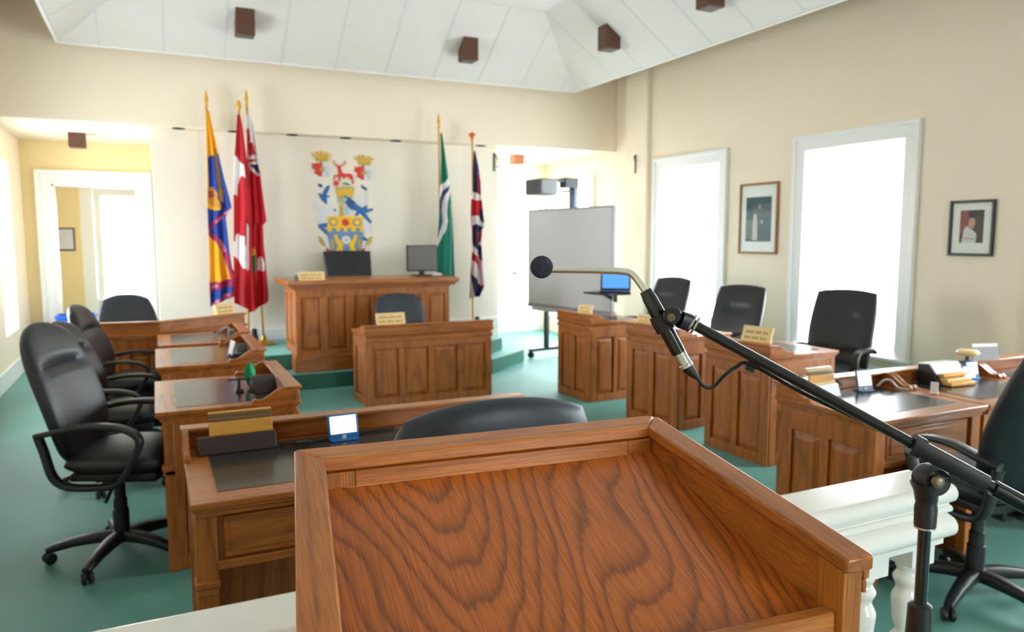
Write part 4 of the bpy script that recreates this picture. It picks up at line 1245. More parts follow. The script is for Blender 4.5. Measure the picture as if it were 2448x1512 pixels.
RED = (196, 18, 36); DRED = (160, 14, 30); WHT = (236, 230, 232); NAVY = (42, 40, 84); GREEN = (8, 116, 96); YEL = (236, 166, 18); BLUE = (24, 62, 150); PUR = (150, 34, 84); PINK = (206, 120, 150); GLD = (196, 140, 40)
KF = 0.00505
flag('yellow and blue flag with a purple fringe, leftmost of the five', (0.62, 9.16, 0.34), 2.72, (0.0, 0.0), 'spear', {
    'ref': (492, 272), 'k': KF, 'base': BLUE,
    'rows': [(284, 490, 496), (300, 489, 498), (340, 488, 505), (380, 487, 512), (430, 486, 521), (470, 485, 530), (498, 484, 535), (506, 484, 527), (520, 484, 521), (560, 484, 524), (600, 484, 526), (640, 483, 530), (660, 482, 537), (690, 482, 534), (714, 482, 533)],
    'bottom': lambda s: 2 - 22 * s,
    'patches': [
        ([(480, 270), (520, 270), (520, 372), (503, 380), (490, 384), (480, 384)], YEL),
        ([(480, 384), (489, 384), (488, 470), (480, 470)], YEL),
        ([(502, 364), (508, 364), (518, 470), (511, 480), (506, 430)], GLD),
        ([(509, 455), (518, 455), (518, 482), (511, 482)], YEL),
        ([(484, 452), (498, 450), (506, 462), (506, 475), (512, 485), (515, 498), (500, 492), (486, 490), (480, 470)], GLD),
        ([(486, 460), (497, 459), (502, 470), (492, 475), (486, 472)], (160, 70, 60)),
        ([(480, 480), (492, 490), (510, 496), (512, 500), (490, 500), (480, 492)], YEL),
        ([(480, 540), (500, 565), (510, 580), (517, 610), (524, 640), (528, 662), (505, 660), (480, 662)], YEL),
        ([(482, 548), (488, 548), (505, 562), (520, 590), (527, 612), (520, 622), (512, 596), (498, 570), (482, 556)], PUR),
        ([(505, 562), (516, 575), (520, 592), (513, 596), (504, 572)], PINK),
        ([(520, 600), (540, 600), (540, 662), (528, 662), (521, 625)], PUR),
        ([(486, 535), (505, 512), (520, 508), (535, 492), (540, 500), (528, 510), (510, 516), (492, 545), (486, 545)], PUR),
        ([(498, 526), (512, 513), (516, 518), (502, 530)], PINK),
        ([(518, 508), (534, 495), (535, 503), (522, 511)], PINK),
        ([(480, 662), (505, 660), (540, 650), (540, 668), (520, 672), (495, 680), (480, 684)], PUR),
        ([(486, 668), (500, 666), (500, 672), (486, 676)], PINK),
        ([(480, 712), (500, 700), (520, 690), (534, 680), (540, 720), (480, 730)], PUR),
        ([(484, 710), (500, 700), (502, 706), (486, 716)], PINK), ([(510, 692), (522, 686), (523, 694), (511, 700)], PINK)]}, 2.0, 0.03, 'black')

flag('red and white maple leaf flag, second from the left', (0.968, 9.05, 0.34), 2.70, (-0.02, 0.0), 'ball', {
    'ref': (571, 282), 'k': KF, 'base': RED,
    'rows': [(298, 566, 572), (320, 564, 576), (360, 560, 580), (400, 556, 584), (450, 552, 588), (500, 551, 590), (560, 549, 588), (610, 547, 586), (660, 546, 586), (700, 545, 586), (722, 545, 588)],
    'bottom': lambda s: -8 + 22 * s,
    'patches': [
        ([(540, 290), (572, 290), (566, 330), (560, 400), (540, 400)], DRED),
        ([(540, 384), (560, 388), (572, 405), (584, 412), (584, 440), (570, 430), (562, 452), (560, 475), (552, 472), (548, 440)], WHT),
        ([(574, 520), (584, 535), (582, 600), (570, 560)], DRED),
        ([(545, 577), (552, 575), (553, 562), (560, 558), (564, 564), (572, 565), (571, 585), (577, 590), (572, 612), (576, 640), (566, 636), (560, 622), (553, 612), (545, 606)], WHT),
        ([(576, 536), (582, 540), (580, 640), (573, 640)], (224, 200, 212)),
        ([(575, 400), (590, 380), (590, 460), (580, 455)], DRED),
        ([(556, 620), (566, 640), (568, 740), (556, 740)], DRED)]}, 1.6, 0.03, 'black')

flag('red ensign flag with a green and gold shield, on the gold base', (1.145, 9.18, 0.34), 2.76, (-0.10, -0.02), 'spear', {
    'ref': (590, 264), 'k': KF, 'base': RED,
    'rows': [(288, 588, 594), (310, 587, 602), (350, 586, 607), (400, 585, 611), (450, 584, 615), (500, 582, 620), (525, 580, 623), (535, 580, 615), (580, 578, 615), (620, 576, 618), (660, 574, 620), (700, 572, 622), (718, 572, 622)],
    'bottom': lambda s: 20 - 30 * s,
    'patches': [
        ([(585, 288), (600, 285), (612, 380), (610, 424), (592, 410), (588, 395), (590, 350)], WHT),
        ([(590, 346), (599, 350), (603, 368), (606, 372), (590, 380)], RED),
        ([(586, 386), (606, 384), (607, 388), (586, 394)], RED),
        ([(591, 398), (609, 396), (611, 418), (600, 408)], NAVY),
        ([(586, 320), (592, 316), (594, 345), (588, 346)], RED),
        ([(580, 592), (592, 588), (597, 602), (595, 640), (582, 642), (578, 630)], (20, 116, 60)),
        ([(583, 588), (594, 584), (596, 600), (584, 606)], (230, 180, 30)),
        ([(602, 610), (609, 604), (615, 620), (614, 638), (600, 636)], WHT),
        ([(580, 462), (586, 468), (586, 500), (580, 496)], PUR)]}, 2.2, 0.035, 'gold')

flag('green flag with a wavy white and navy stripe, left of the two at the right', (3.36, 9.17, 0.34), 2.66, (0.0, 0.0), 'spear', {
    'ref': (1050, 320), 'k': KF + 0.0002, 'base': GREEN,
    'rows': [(336, 1050, 1054), (360, 1050, 1058), (400, 1050, 1064), (440, 1048, 1070), (480, 1046, 1076), (520, 1044, 1080), (560, 1041, 1082), (600, 1038, 1084), (640, 1036, 1085), (690, 1037, 1087)],
    'bottom': lambda s: 14 * s,
    'patches': [
        ([(1040, 465), (1062, 452), (1070, 440), (1082, 460), (1072, 480), (1066, 500), (1064, 530), (1066, 545), (1062, 570), (1050, 592), (1036, 612), (1036, 590), (1046, 560), (1047, 530), (1042, 490)], WHT),
        ([(1046, 490), (1054, 476), (1070, 460), (1074, 456), (1072, 470), (1062, 482), (1055, 500), (1053, 520), (1056, 545), (1052, 562), (1044, 578), (1038, 592), (1036, 586), (1046, 558), (1047, 540), (1044, 512)], (28, 58, 108)),
        ([(1076, 505), (1084, 510), (1084, 540), (1078, 535)], (222, 160, 50)),
        ([(1080, 690), (1090, 684), (1090, 706), (1082, 704)], NAVY)]}, 1.4, 0.03, 'black', 'gold_paint')

flag('red white and blue crossed flag, rightmost of the five', (3.82, 9.17, 0.34), 2.55, (0.0, 0.0), 'flame', {
    'ref': (1127, 335), 'k': KF + 0.0004, 'base': NAVY,
    'rows': [(345, 1125, 1130), (370, 1126, 1131), (400, 1124, 1138), (440, 1122, 1144), (470, 1121, 1144), (480, 1117, 1146), (520, 1116, 1150), (545, 1118, 1153), (552, 1119, 1146), (590, 1120, 1144), (640, 1116, 1146), (690, 1113, 1150), (714, 1112, 1138)],
    'bottom': lambda s: 6 - 6 * s,
    'patches': [
        ([(1125, 345), (1130, 345), (1131, 368), (1126, 368)], WHT),
        ([(1136, 415), (1146, 418), (1146, 470), (1138, 470)], RED),
        ([(1116, 470), (1124, 462), (1136, 468), (1146, 470), (1148, 484), (1116, 482)], WHT),
        ([(1112, 482), (1122, 480), (1146, 486), (1150, 490), (1150, 500), (1140, 506), (1140, 520), (1118, 520), (1118, 506), (1112, 500)], RED),
        ([(1116, 520), (1138, 520), (1148, 534), (1156, 540), (1154, 548), (1132, 540), (1118, 545)], WHT),
        ([(1116, 520), (1120, 520), (1122, 570), (1118, 580)], RED),
        ([(1134, 560), (1146, 556), (1146, 590), (1136, 590)], WHT),
        ([(1140, 556), (1146, 556), (1144, 580), (1136, 590)], RED),
        ([(1114, 590), (1122, 585), (1140, 615), (1140, 632), (1120, 606)], WHT),
        ([(1116, 606), (1122, 604), (1142, 630), (1140, 650), (1122, 625)], RED),
        ([(1120, 625), (1126, 628), (1146, 660), (1150, 692), (1140, 684), (1122, 660)], WHT),
        ([(1140, 620), (1150, 640), (1154, 690), (1146, 690), (1140, 650)], (226, 176, 196)),
        ([(1144, 690), (1154, 682), (1154, 694), (1146, 694)], RED),
        ([(1108, 600), (1120, 612), (1120, 725), (1108, 730)], RED),
        ([(1119, 660), (1124, 690), (1124, 730), (1116, 730)], WHT)]}, 1.8, 0.035, 'black')

# ------------------------------------------------------------------ coat of arms
ca = thing('coat_of_arms', 'painted relief coat of arms with a red stag on the white dais wall', 'coat of arms', (2.2, 9.549, 1.4))
def cz(p): return (1.755 + p[0] * 0.000903 - 2.2, 2.718 - p[1] * 0.000884 - 1.4)
def plate(mb, pts, layer, idx):
    mb.cur = idx
    T = Matrix(((1, 0, 0, 0), (0, 0, -1, 0), (0, 1, 0, 0), (0, 0, 0, 1)))
    mb.prism([cz(p) for p in pts], 0.0, 0.008 + 0.005 * layer, T)
def ngon(cx, cy_, r, n=20, r2=None):
    return [(cx + (r2 if (r2 and k % 2) else r) * cos(2 * pi * k / n - pi / 2), cy_ + (r2 if (r2 and k % 2) else r) * sin(2 * pi * k / n - pi / 2)) for k in range(n)]
def mir(pts, c=522): return [(2 * c - x, y) for x, y in pts]
CB = flat(30, 104, 178, .5); CDB = flat(38, 80, 140, .5); CG = flat(226, 180, 40, .5); CR = flat(212, 50, 40, .5); CW_ = flat(222, 224, 228, .5); CY = flat(250, 198, 10, .5)
CGB = flat(112, 138, 178, .5); COG = flat(190, 164, 60, .5); CGR = flat(52, 150, 100, .5); CLB = flat(150, 200, 225, .5); CBR = flat(150, 128, 70, .5)
mb = MB()
plate(mb, [(90, 790), (130, 775), (200, 810), (330, 850), (420, 880), (430, 950), (275, 960), (270, 1050), (160, 1080), (130, 1000), (180, 900), (100, 850)], 0, 1)
plate(mb, [(760, 600), (800, 635), (830, 680), (835, 790), (740, 800), (700, 720), (735, 640)], 0, 1)
plate(mb, [(780, 990), (890, 1070), (880, 1200), (800, 1250), (770, 1100)], 0, 1)
plate(mb, [(270, 690), (330, 740), (380, 800), (330, 850), (270, 800)], 0, 1)
plate(mb, [(200, 1270), (300, 1250), (310, 1400), (270, 1450), (230, 1380)], 0, 1)
plate(mb, [(750, 1310), (830, 1300), (840, 1390), (790, 1450), (745, 1420)], 0, 1)
plate(mb, [(165, 510), (215, 525), (220, 560), (185, 562), (162, 540)], 1, 2)
plate(mb, [(325, 540), (300, 600), (265, 670), (320, 680), (320, 695), (275, 700), (275, 800), (250, 785), (205, 740), (158, 645), (215, 660), (245, 590), (290, 535)], 1, 0)
plate(mb, [(150, 1080), (270, 1060), (270, 1112), (220, 1128), (340, 1225), (330, 1260), (280, 1245), (150, 1120)], 1, 0)
plate(mb, [(760, 508), (845, 565), (830, 592), (770, 555)], 1, 2)
plate(mb, [(610, 715), (650, 740), (700, 800), (765, 835), (830, 800), (842, 862), (905, 840), (932, 865), (850, 902), (805, 905), (900, 1045), (880, 1062), (735, 915), (692, 962), (660, 952), (690, 885), (600, 860), (550, 800)], 1, 0)
plate(mb, [(770, 1250), (840, 1290), (820, 1320), (755, 1300)], 1, 2)
plate(mb, [(360, 862), (395, 862), (400, 890), (372, 895)], 1, 2)
mb.build('mantling', [CB, CW_, CDB], ca, smooth=False)
mb = MB()
sh = [(270, 1190), (330, 1180), (335, 1130), (385, 1130), (390, 1178), (445, 1178), (450, 1130), (495, 1130), (500, 1185), (545, 1185), (550, 1130), (602, 1130), (607, 1180), (665, 1180), (670, 1130), (722, 1130), (727, 1182), (770, 1190), (762, 1300), (730, 1450), (660, 1512), (380, 1512), (310, 1450), (285, 1300)]
plate(mb, [(272, 965), (500, 965), (522, 985), (545, 965), (766, 965), (766, 1195), (272, 1195)], 1, 0)
plate(mb, sh, 2, 1)
for cx_, cy_ in ((355, 1045), (685, 1048)):
    plate(mb, ngon(cx_, cy_, 58), 3, 1); plate(mb, ngon(cx_, cy_, 40), 4, 0)
plate(mb, ngon(522, 1050, 66, 16, 38), 3, 2)
bl_ = [(358, 1230), (400, 1225), (410, 1285), (450, 1310), (490, 1385), (472, 1450), (470, 1512), (380, 1512), (380, 1450), (412, 1385), (372, 1300)]
plate(mb, bl_, 3, 0); plate(mb, mir(bl_), 3, 0)
plate(mb, ngon(525, 1302, 60), 4, 3); plate(mb, ngon(525, 1302, 14, 8), 5, 4)
plate(mb, [(470, 1385), (580, 1385), (575, 1440), (478, 1440)], 4, 1)
mb.build('shield', [CY, CGB, CR, CW_, CBR], ca, smooth=False)
mb = MB()
plate(mb, [(415, 670), (640, 670), (600, 770), (510, 800), (425, 765)], 1, 2)
plate(mb, [(450, 670), (500, 670), (480, 750), (450, 750)], 2, 0)
plate(mb, [(510, 665), (600, 700), (650, 760), (640, 850), (570, 830), (510, 730)], 2, 1)
plate(mb, ngon(527, 722, 26), 3, 3)
plate(mb, [(450, 800), (490, 800), (500, 965), (450, 965)], 1, 0)
plate(mb, [(515, 820), (550, 840), (595, 935), (540, 945), (520, 880)], 2, 3)
plate(mb, [(400, 590), (655, 585), (635, 675), (415, 672)], 2, 4)
plate(mb, [(395, 545), (660, 540), (655, 600), (405, 600)], 1, 2)
for x in (430, 500, 575): plate(mb, [(x, 530 + abs(x - 500) * 0.3), (x + 38, 530 + abs(x - 500) * 0.3), (x + 38, 605), (x, 605)], 3, 4)
mb.build('helmet', [COG, CDB, flat(186, 182, 168, .5), CLB, CG], ca, smooth=False)
mb = MB()
plate(mb, [(425, 250), (470, 250), (485, 330), (510, 362), (610, 358), (640, 385), (652, 500), (638, 500), (622, 415), (600, 440), (585, 405), (530, 410), (520, 440), (500, 405), (470, 402), (462, 470), (445, 470), (440, 405), (395, 400), (385, 450), (372, 450), (385, 385), (445, 380), (440, 300)], 2, 0)
plate(mb, [(372, 180), (388, 178), (400, 225), (450, 258), (440, 268), (390, 240)], 2, 1)
plate(mb, [(545, 180), (548, 215), (525, 245), (470, 268), (465, 256), (510, 235), (530, 210), (528, 180)], 2, 1)
mb.build('stag', [CR, flat(216, 120, 96, .5)], ca, smooth=False)
mb = MB(); plate(mb, [(380, 465), (420, 460), (450, 500), (430, 535), (375, 530)], 2, 0); mb.build('stag_foot', [CR], ca, smooth=False)
mb = MB(); plate(mb, [(485, 500), (530, 482), (585, 500), (602, 528), (570, 522), (520, 510)], 2, 0); mb.build('green_wreath', [CGR], ca, smooth=False)
fr_ = [(250, 1410), (295, 1440), (300, 1500), (250, 1490)]
for q in (fr_, mir(fr_)):
    mb = MB(); plate(mb, q, 2, 0); mb.build('red_hoof', [CR], ca, smooth=False)
mb = MB()
wh = [(152, 1245), (180, 1262), (215, 1310), (245, 1392), (200, 1375), (155, 1315)]
for q in (wh, mir(wh)):
    mb = MB(); plate(mb, q, 1, 0); mb.build('wheat_sheaf', [COG], ca, smooth=False)
for x in (330, 715):
    mb = MB(); plate(mb, [(x - 20, 1290), (x + 25, 1300), (x + 20, 1440), (x - 15, 1440)], 3, 0); mb.build('grain_ear', [COG], ca, smooth=False)
for dx, dy in ((0, 0), (585, 26)):
    S = lambda pts: [(x + dx, y + dy) for x, y in pts]
    mb = MB()
    for (bx, tx_, ty_) in ((160, 92, 95), (188, 152, 70), (220, 220, 62), (252, 290, 72), (285, 345, 100)):
        plate(mb, S([(bx - 16, 160), (bx + 16, 160), (tx_ + 14, ty_ + 6), (tx_, ty_ - 10), (tx_ - 14, ty_ + 6)]), 2, 0)
    plate(mb, S([(135, 158), (310, 158), (300, 198), (150, 198)]), 3, 1)
    plate(mb, S([(215, 198), (195, 215), (178, 240), (150, 222), (130, 238), (78, 232), (98, 262), (75, 285), (132, 322), (112, 372), (150, 382), (168, 402), (215, 412)]), 1, 2)
    for cx_, cy_, rr in ((262, 245, 38), (310, 285, 36), (295, 340, 36), (250, 375, 36), (300, 390, 24)):
        plate(mb, S(ngon(cx_, cy_, rr, 14)), 1, 3)
    plate(mb, S(ngon(215, 312, 30, 14)), 2, 1)
    mb.build('crowned_leaf_badge', [CG, COG, CR, CW_], ca, smooth=False)

# ------------------------------------------------------------------ framed pictures on the right wall
def picture(name, label, y0, y1, z0, z1, fmat, fw_, patches, inner, group=None):
    r = thing(name, label, 'picture', (XR, (y0 + y1) / 2, (z0 + z1) / 2), -pi / 2, group)
    a, b = (y1 - y0) / 2, (z1 - z0) / 2
    mb = MB()
    mb.box(-a, -a + fw_, -0.028, 0, -b, b); mb.box(a - fw_, a, -0.028, 0, -b, b)
    mb.box(-a + fw_, a - fw_, -0.028, 0, b - fw_, b); mb.box(-a + fw_, a - fw_, -0.028, 0, -b, -b + fw_)
    mb.build('frame', fmat, r, bevel=0.004)
    mb = MB(); mb.box(-a + fw_, a - fw_, -0.010, 0, -b + fw_, b - fw_)
    mb.build('mat_board', M['paper'], r, smooth=False)
    ix, iz0, iz1 = inner
    mb = MB(); cols = [flat(*c) for _, c in patches]
    for k, (poly, c) in enumerate(patches):
        mb.cur = k
        T = Matrix(((1, 0, 0, 0), (0, 0, -1, 0), (0, 1, 0, 0), (0, 0, 0, 1)))
        mb.prism([((u * 2 - 1) * ix, iz0 + (iz1 - iz0) * v) for u, v in poly], 0.010, 0.0110 + 0.0003 * k, T)
    mb.build('print', cols, r, smooth=False)
    mb = MB(); mb.box(-a + fw_ * 0.8, a - fw_ * 0.8, -0.019, -0.017, -b + fw_ * 0.8, b - fw_ * 0.8)
    mb.build('glazing', M['glass'], r, smooth=False)
    return r
full = [(0, 0), (1, 0), (1, 1), (0, 1)]
picture('framed_photograph', 'framed dark photograph in a wood frame between the two tall windows', 5.985, 6.56, 1.42, 2.19, plain('frame_wood', srgb(150, 104, 60), 0.4), 0.024,
        [(full, (62, 88, 96)), ([(0.3, 0.5), (1, 0.55), (1, 0.85), (0.25, 0.8)], (98, 104, 112)), ([(0.0, 0.05), (0.28, 0.05), (0.25, 0.5), (0.05, 0.5)], (110, 124, 112)),
         ([(0.28, 0.03), (0.48, 0.03), (0.46, 0.42), (0.42, 0.62), (0.32, 0.62), (0.28, 0.4)], (206, 204, 186)), ([(0.5, 0.72), (0.58, 0.72), (0.58, 0.82), (0.5, 0.82)], (170, 170, 166)), ([(0.58, 0.4), (0.68, 0.4), (0.68, 0.48), (0.58, 0.48)], (170, 178, 176))], (0.19, -0.25, 0.235))
picture('framed_portrait', 'small framed portrait in a black frame right of the nearer window', 3.71, 4.08, 1.45, 1.90, M['black'], 0.022,
        [(full, (92, 82, 88)), ([(0, 0.3), (0.35, 0.3), (0.35, 1), (0, 1)], (152, 88, 92)), ([(0.35, 0.8), (1, 0.8), (1, 1), (0.35, 1)], (70, 70, 78)),
         ([(0.1, 0.0), (0.7, 0.0), (0.72, 0.28), (0.5, 0.42), (0.28, 0.52), (0.18, 0.4)], (220, 218, 216)), ([(0.35, 0.5), (0.55, 0.42), (0.65, 0.6), (0.6, 0.75), (0.4, 0.76)], (204, 162, 146)), ([(0.15, 0.12), (0.65, 0.1), (0.65, 0.14), (0.15, 0.17)], (200, 160, 164))], (0.098, -0.12, 0.145))
# picture in the room beyond the left door
r = thing('framed_notice', 'grey framed notice on the beige wall seen through the left doorway', 'picture', (-1.29, 14.5, 1.57))
mb = MB(); mb.box(-0.14, 0.14, -0.025, 0, -0.19, 0.19); mb.build('frame', M['dgrey'], r, bevel=0.004)
mb = MB(); mb.box(-0.115, 0.115, -0.028, -0.02, -0.165, 0.165); mb.build('sheet', M['lgrey'], r, smooth=False)

# ------------------------------------------------------------------ whiteboard with projector and laptop
wb_ang = atan2(7.26 - 8.86, 4.76 - 4.51)
wb = thing('whiteboard', 'large mobile whiteboard on a wheeled stand in the right alcove opening', 'whiteboard', (4.635, 8.06, 0), wb_ang)
# local x runs from the far left edge to the near right edge, local -y faces the councillors
BWd = 0.81
mb = MB(); mb.box(-BWd, BWd, -0.022, 0.02, 0.74, 1.945)
mb.build('board', M['board'], wb, bevel=0.006)
mb = MB()
mb.box(-BWd - 0.012, BWd + 0.012, -0.028, 0.025, 1.945, 1.962); mb.box(-BWd - 0.012, -BWd, -0.028, 0.025, 0.745, 1.945); mb.box(BWd, BWd + 0.012, -0.028, 0.025, 0.745, 1.945)
mb.box(-BWd - 0.012, BWd + 0.012, -0.03, 0.025, 0.685, 0.745)
mb.build('board_frame', M['grey'], wb, bevel=0.004)
mb = MB(); mb.box(-BWd + 0.2, BWd - 0.2, -0.12, -0.02, 0.665, 0.69); mb.box(-BWd + 0.2, BWd - 0.2, -0.12, -0.112, 0.69, 0.71)
mb.build('pen_tray', M['lgrey'], wb, bevel=0.003)
for sx in (-1, 0.35):
    mb = MB()
    mb.box(sx * 0.74 - 0.03, sx * 0.74 + 0.03, 0.20, 0.25, 0.10, 1.6)
    mb.box(sx * 0.74 - 0.03, sx * 0.74 + 0.03, 0.02, 0.20, 0.95, 1.0); mb.box(sx * 0.74 - 0.03, sx * 0.74 + 0.03, 0.02, 0.20, 1.55, 1.6)
    mb.build('stand_post', M['black'], wb, bevel=0.004)
    mb = MB()
    mb.box(sx * 0.74 - 0.025, sx * 0.74 + 0.025, -0.06, 0.56, 0.085, 0.125)
    ft = mb.build('stand_foot', M['black'], wb, bevel=0.006)
    for y in (-0.03, 0.53):
        mb = MB(); mb.lathe([(0.005, -0.02), (0.04, -0.02), (0.045, -0.012), (0.045, 0.012), (0.04, 0.02), (0.005, 0.02)], 18, TR(sx * 0.74, y, 0.045) @ RZ(0.5) @ RX(pi / 2))
        mb.box(-0.012, 0.012, -0.012, 0.012, 0.045, 0.09, TR(sx * 0.74, y, 0))
        mb.build('caster', M['black'], ft)
mb = MB(); mb.box(-0.055, 0.055, 0.04, 0.10, 1.0, 2.199)
mb.build('projector_mast', M['bluegrey'], wb, bevel=0.005)
pj = thing('projector', 'grey short throw projector on the arm above the whiteboard', 'projector', (4.635, 8.06, 0), wb_ang)
mb = MB()
mb.box(-0.05, 0.05, -0.42, 0.10, 2.265, 2.30); mb.box(-0.06, 0.06, -0.10, 0.10, 2.20, 2.32)
mb.box(-0.04, -0.025, -0.28, 0.02, 2.15, 2.17); mb.box(0.025, 0.04, -0.28, 0.02, 2.15, 2.17)
mb.build('arm', M['dgrey'], pj, bevel=0.005)
mb = MB(); mb.prism([(-0.16, -0.54), (0.16, -0.54), (0.16, -0.32), (0.08, -0.24), (-0.16, -0.24)], 2.10, 2.29)
mb.build('projector_body', M['grey'], pj, bevel=0.02)
mb = MB(); mb.box(-0.15, 0.15, -0.548, -0.535, 2.11, 2.28)
mb.build('projector_grille', M['dgrey'], pj, bevel=0.005)

lp = thing('laptop_shelf', 'black shelf bracket on the right edge of the whiteboard', 'shelf', (4.71, 7.13, 0.985), wb_ang)
mb = MB(); mb.box(-0.22, 0.22, -0.28, 0.04, -0.02, 0.0); mb.prism([(-0.02, -0.2), (0.02, -0.2), (0.02, 0.02), (-0.02, 0.02)], lambda x, y: -0.02 - 0.1 * (y + 0.2) / 0.22, -0.019)
mb.build('tray', M['black'], lp, bevel=0.004)
l2 = thing('laptop', 'open laptop with a lit blue screen beside the whiteboard', 'laptop', (4.66, 7.05, 0.986), radians(-35))
mb = MB(); mb.box(-0.17, 0.17, -0.13, 0.11, 0.0, 0.022); mb.build('keyboard_base', M['black'], l2, bevel=0.004)
TL2 = TR(0, 0.11, 0.02) @ RX(radians(-14))
mb = MB(); mb.box(-0.17, 0.17, -0.004, 0.010, 0.0, 0.235, TL2); sc_o = mb.build('lid', M['black'], l2, bevel=0.004)
mb = MB(); mb.box(-0.15, 0.15, -0.0065, -0.003, 0.02, 0.215, TL2); mb.build('screen', M['screen_blue'], sc_o, smooth=False)
mb = MB()
mb.tube(smooth_path([(4.66, 7.10, 0.96), (4.66, 7.10, 0.86), (4.63, 7.06, 0.80), (4.70, 7.08, 0.72), (4.78, 7.1, 0.55), (4.80, 7.1, 0.3), (4.80, 7.1, 0.05), (4.80, 7.06, 0.009)], 6), 0.008, 8)
tag(mb.build('power_cable', M['lgrey']), 'pale cable hanging from the laptop shelf', 'cable')

# ------------------------------------------------------------------ things on the bench and desks
def name_plate(label, loc, rz, w=0.28, h=0.11, lean=18):
    r = thing('name_plate', label, 'name plate', loc, rz, 'gold name plates')
    T = RX(radians(-lean))
    mb = MB(); mb.box(-w / 2, w / 2, -0.006, 0.006, 0.004, h, T); mb.build('plate', M['plate'], r, bevel=0.002)
    mb = MB(); mb.prism([(-0.008, 0.0), (0.05, 0.0), (0.012 + h * 0.22, h * 0.62)], -w / 2 + 0.02, w / 2 - 0.02, Matrix(((0, 0, 1, 0), (1, 0, 0, 0), (0, 1, 0, 0), (0, 0, 0, 1))))
    mb.build('stand', M['honey'], r)
    mb = MB()
    for zz, segs in ((h * 0.62, (0.09, 0.06, 0.05)), (h * 0.26, (0.06, 0.07, 0.07))):
        x = -w / 2 + 0.03
        sc = (w - 0.06) / (sum(segs) + 0.012 * (len(segs) - 1))
        for s in segs:
            n = max(2, int(s * sc / 0.017))
            for q in range(n):
                mb.box(x + q * s * sc / n, x + q * s * sc / n + s * sc / n * 0.62, -0.0072, -0.0055, zz - h * 0.075, zz + h * 0.075, T)
            x += s * sc + 0.012 * sc
    mb.build('lettering', M['engrave'], r, smooth=False)
    return r
name_plate('gold name plate on the left end of the tall dais bench', (1.50, 7.985, 1.15), 0, 0.27, 0.095)
name_plate('gold name plate on the clerk desk before the dais', (2.02, 6.872, 0.775), 0.03, 0.285, 0.115)
name_plate('gold name plate on the right end of the corner desk', (0.60, 7.42, 0.888), radians(31), 0.21, 0.10)
name_plate('gold name plate on the farthest desk of the right column', (3.79, 6.27, 0.86), -pi / 2 + 0.35, 0.17, 0.085)
name_plate('gold name plate peeking past the microphone on the middle right desk', (3.82, 5.32, 0.86), -pi / 2 + 0.2, 0.18, 0.08)
name_plate('gold name plate on the nearest desk of the right column', (3.83, 4.00, 0.86), -pi / 2 + 0.15, 0.25, 0.115)

mn = thing('computer_monitor', 'dark flat monitor standing on the right half of the dais bench', 'monitor', (2.86, 8.42, 1.15), 0.05)
mb = MB(); mb.box(-0.11, 0.11, -0.07, 0.08, 0, 0.014); mb.box(-0.03, 0.03, 0.0, 0.03, 0.0, 0.12); mb.build('stand', M['black'], mn, bevel=0.004)
mb = MB(); mb.box(-0.19, 0.19, -0.02, 0.02, 0.055, 0.36); mb.build('housing', M['black'], mn, bevel=0.008)
mb = MB(); mb.box(-0.178, 0.178, -0.0225, -0.018, 0.07, 0.348); mb.build('screen', M['monitor'], mn, smooth=False)
mb = MB(); mb.sphere((0, 0, 0.02), 0.05, 16, (1.3, 0.9, 0.45))
o = tag(mb.build('conference_phone', M['lgrey']), 'pale grey lump shaped device beside the monitor foot', 'device'); o.location = (2.99, 8.27, 1.15)
mb = MB(); mb.lathe([(0.018, 0), (0.02, 0.04), (0.016, 0.055), (0.004, 0.058)], 14)
o = tag(mb.build('small_cup', M['dgrey']), 'tiny dark cup left of the name plate on the dais bench', 'cup'); o.location = (1.335, 7.99, 1.15)
mb = MB(); mb.box(-0.05, 0.05, -0.03, 0.03, 0, 0.05)

# name holders seen from behind on the near row
def name_holder(label, loc, rz, w, pale=False):
    r = thing('name_holder', label, 'name holder', loc, rz, 'name holders seen from behind')
    T = Matrix(((0, 0, 1, 0), (1, 0, 0, 0), (0, 1, 0, 0), (0, 0, 0, 1)))
    mb = MB(); mb.prism([(-0.045, 0), (0.05, 0), (0.045, 0.02), (0.0, 0.062), (-0.02, 0.062)], -w / 2, w / 2, T)
    mb.build('base', M['white'] if pale else M['darkbrown'], r, bevel=0.004)
    yy = 0.01
    for k, (z0, z1, mt) in enumerate(((0.062, 0.076, 'honey'), (0.076, 0.112, 'honey'), (0.114, 0.126, 'khaki'), (0.130, 0.140, 'khaki'), (0.141, 0.147, 'honey'))):
        if pale: mt = ('plate', 'honey', 'khaki', 'plate', 'white')[k]
        y0_ = -0.008 + k * 0.007
        mb = MB(); mb.box(-w * 0.34, w * 0.47, y0_, y0_ + 0.016, z0, z1)
        mb.build('slat', M[mt], r, bevel=0.002)
    return r
name_holder('dark and honey coloured stepped name holder on the desk left of the lectern', (0.262, 3.0, 0.787), 0.02, 0.285)
name_holder('white based stepped name holder half hidden by the boom on the right desk', (3.06, 2.73, 0.787), 0.02, 0.22, True)

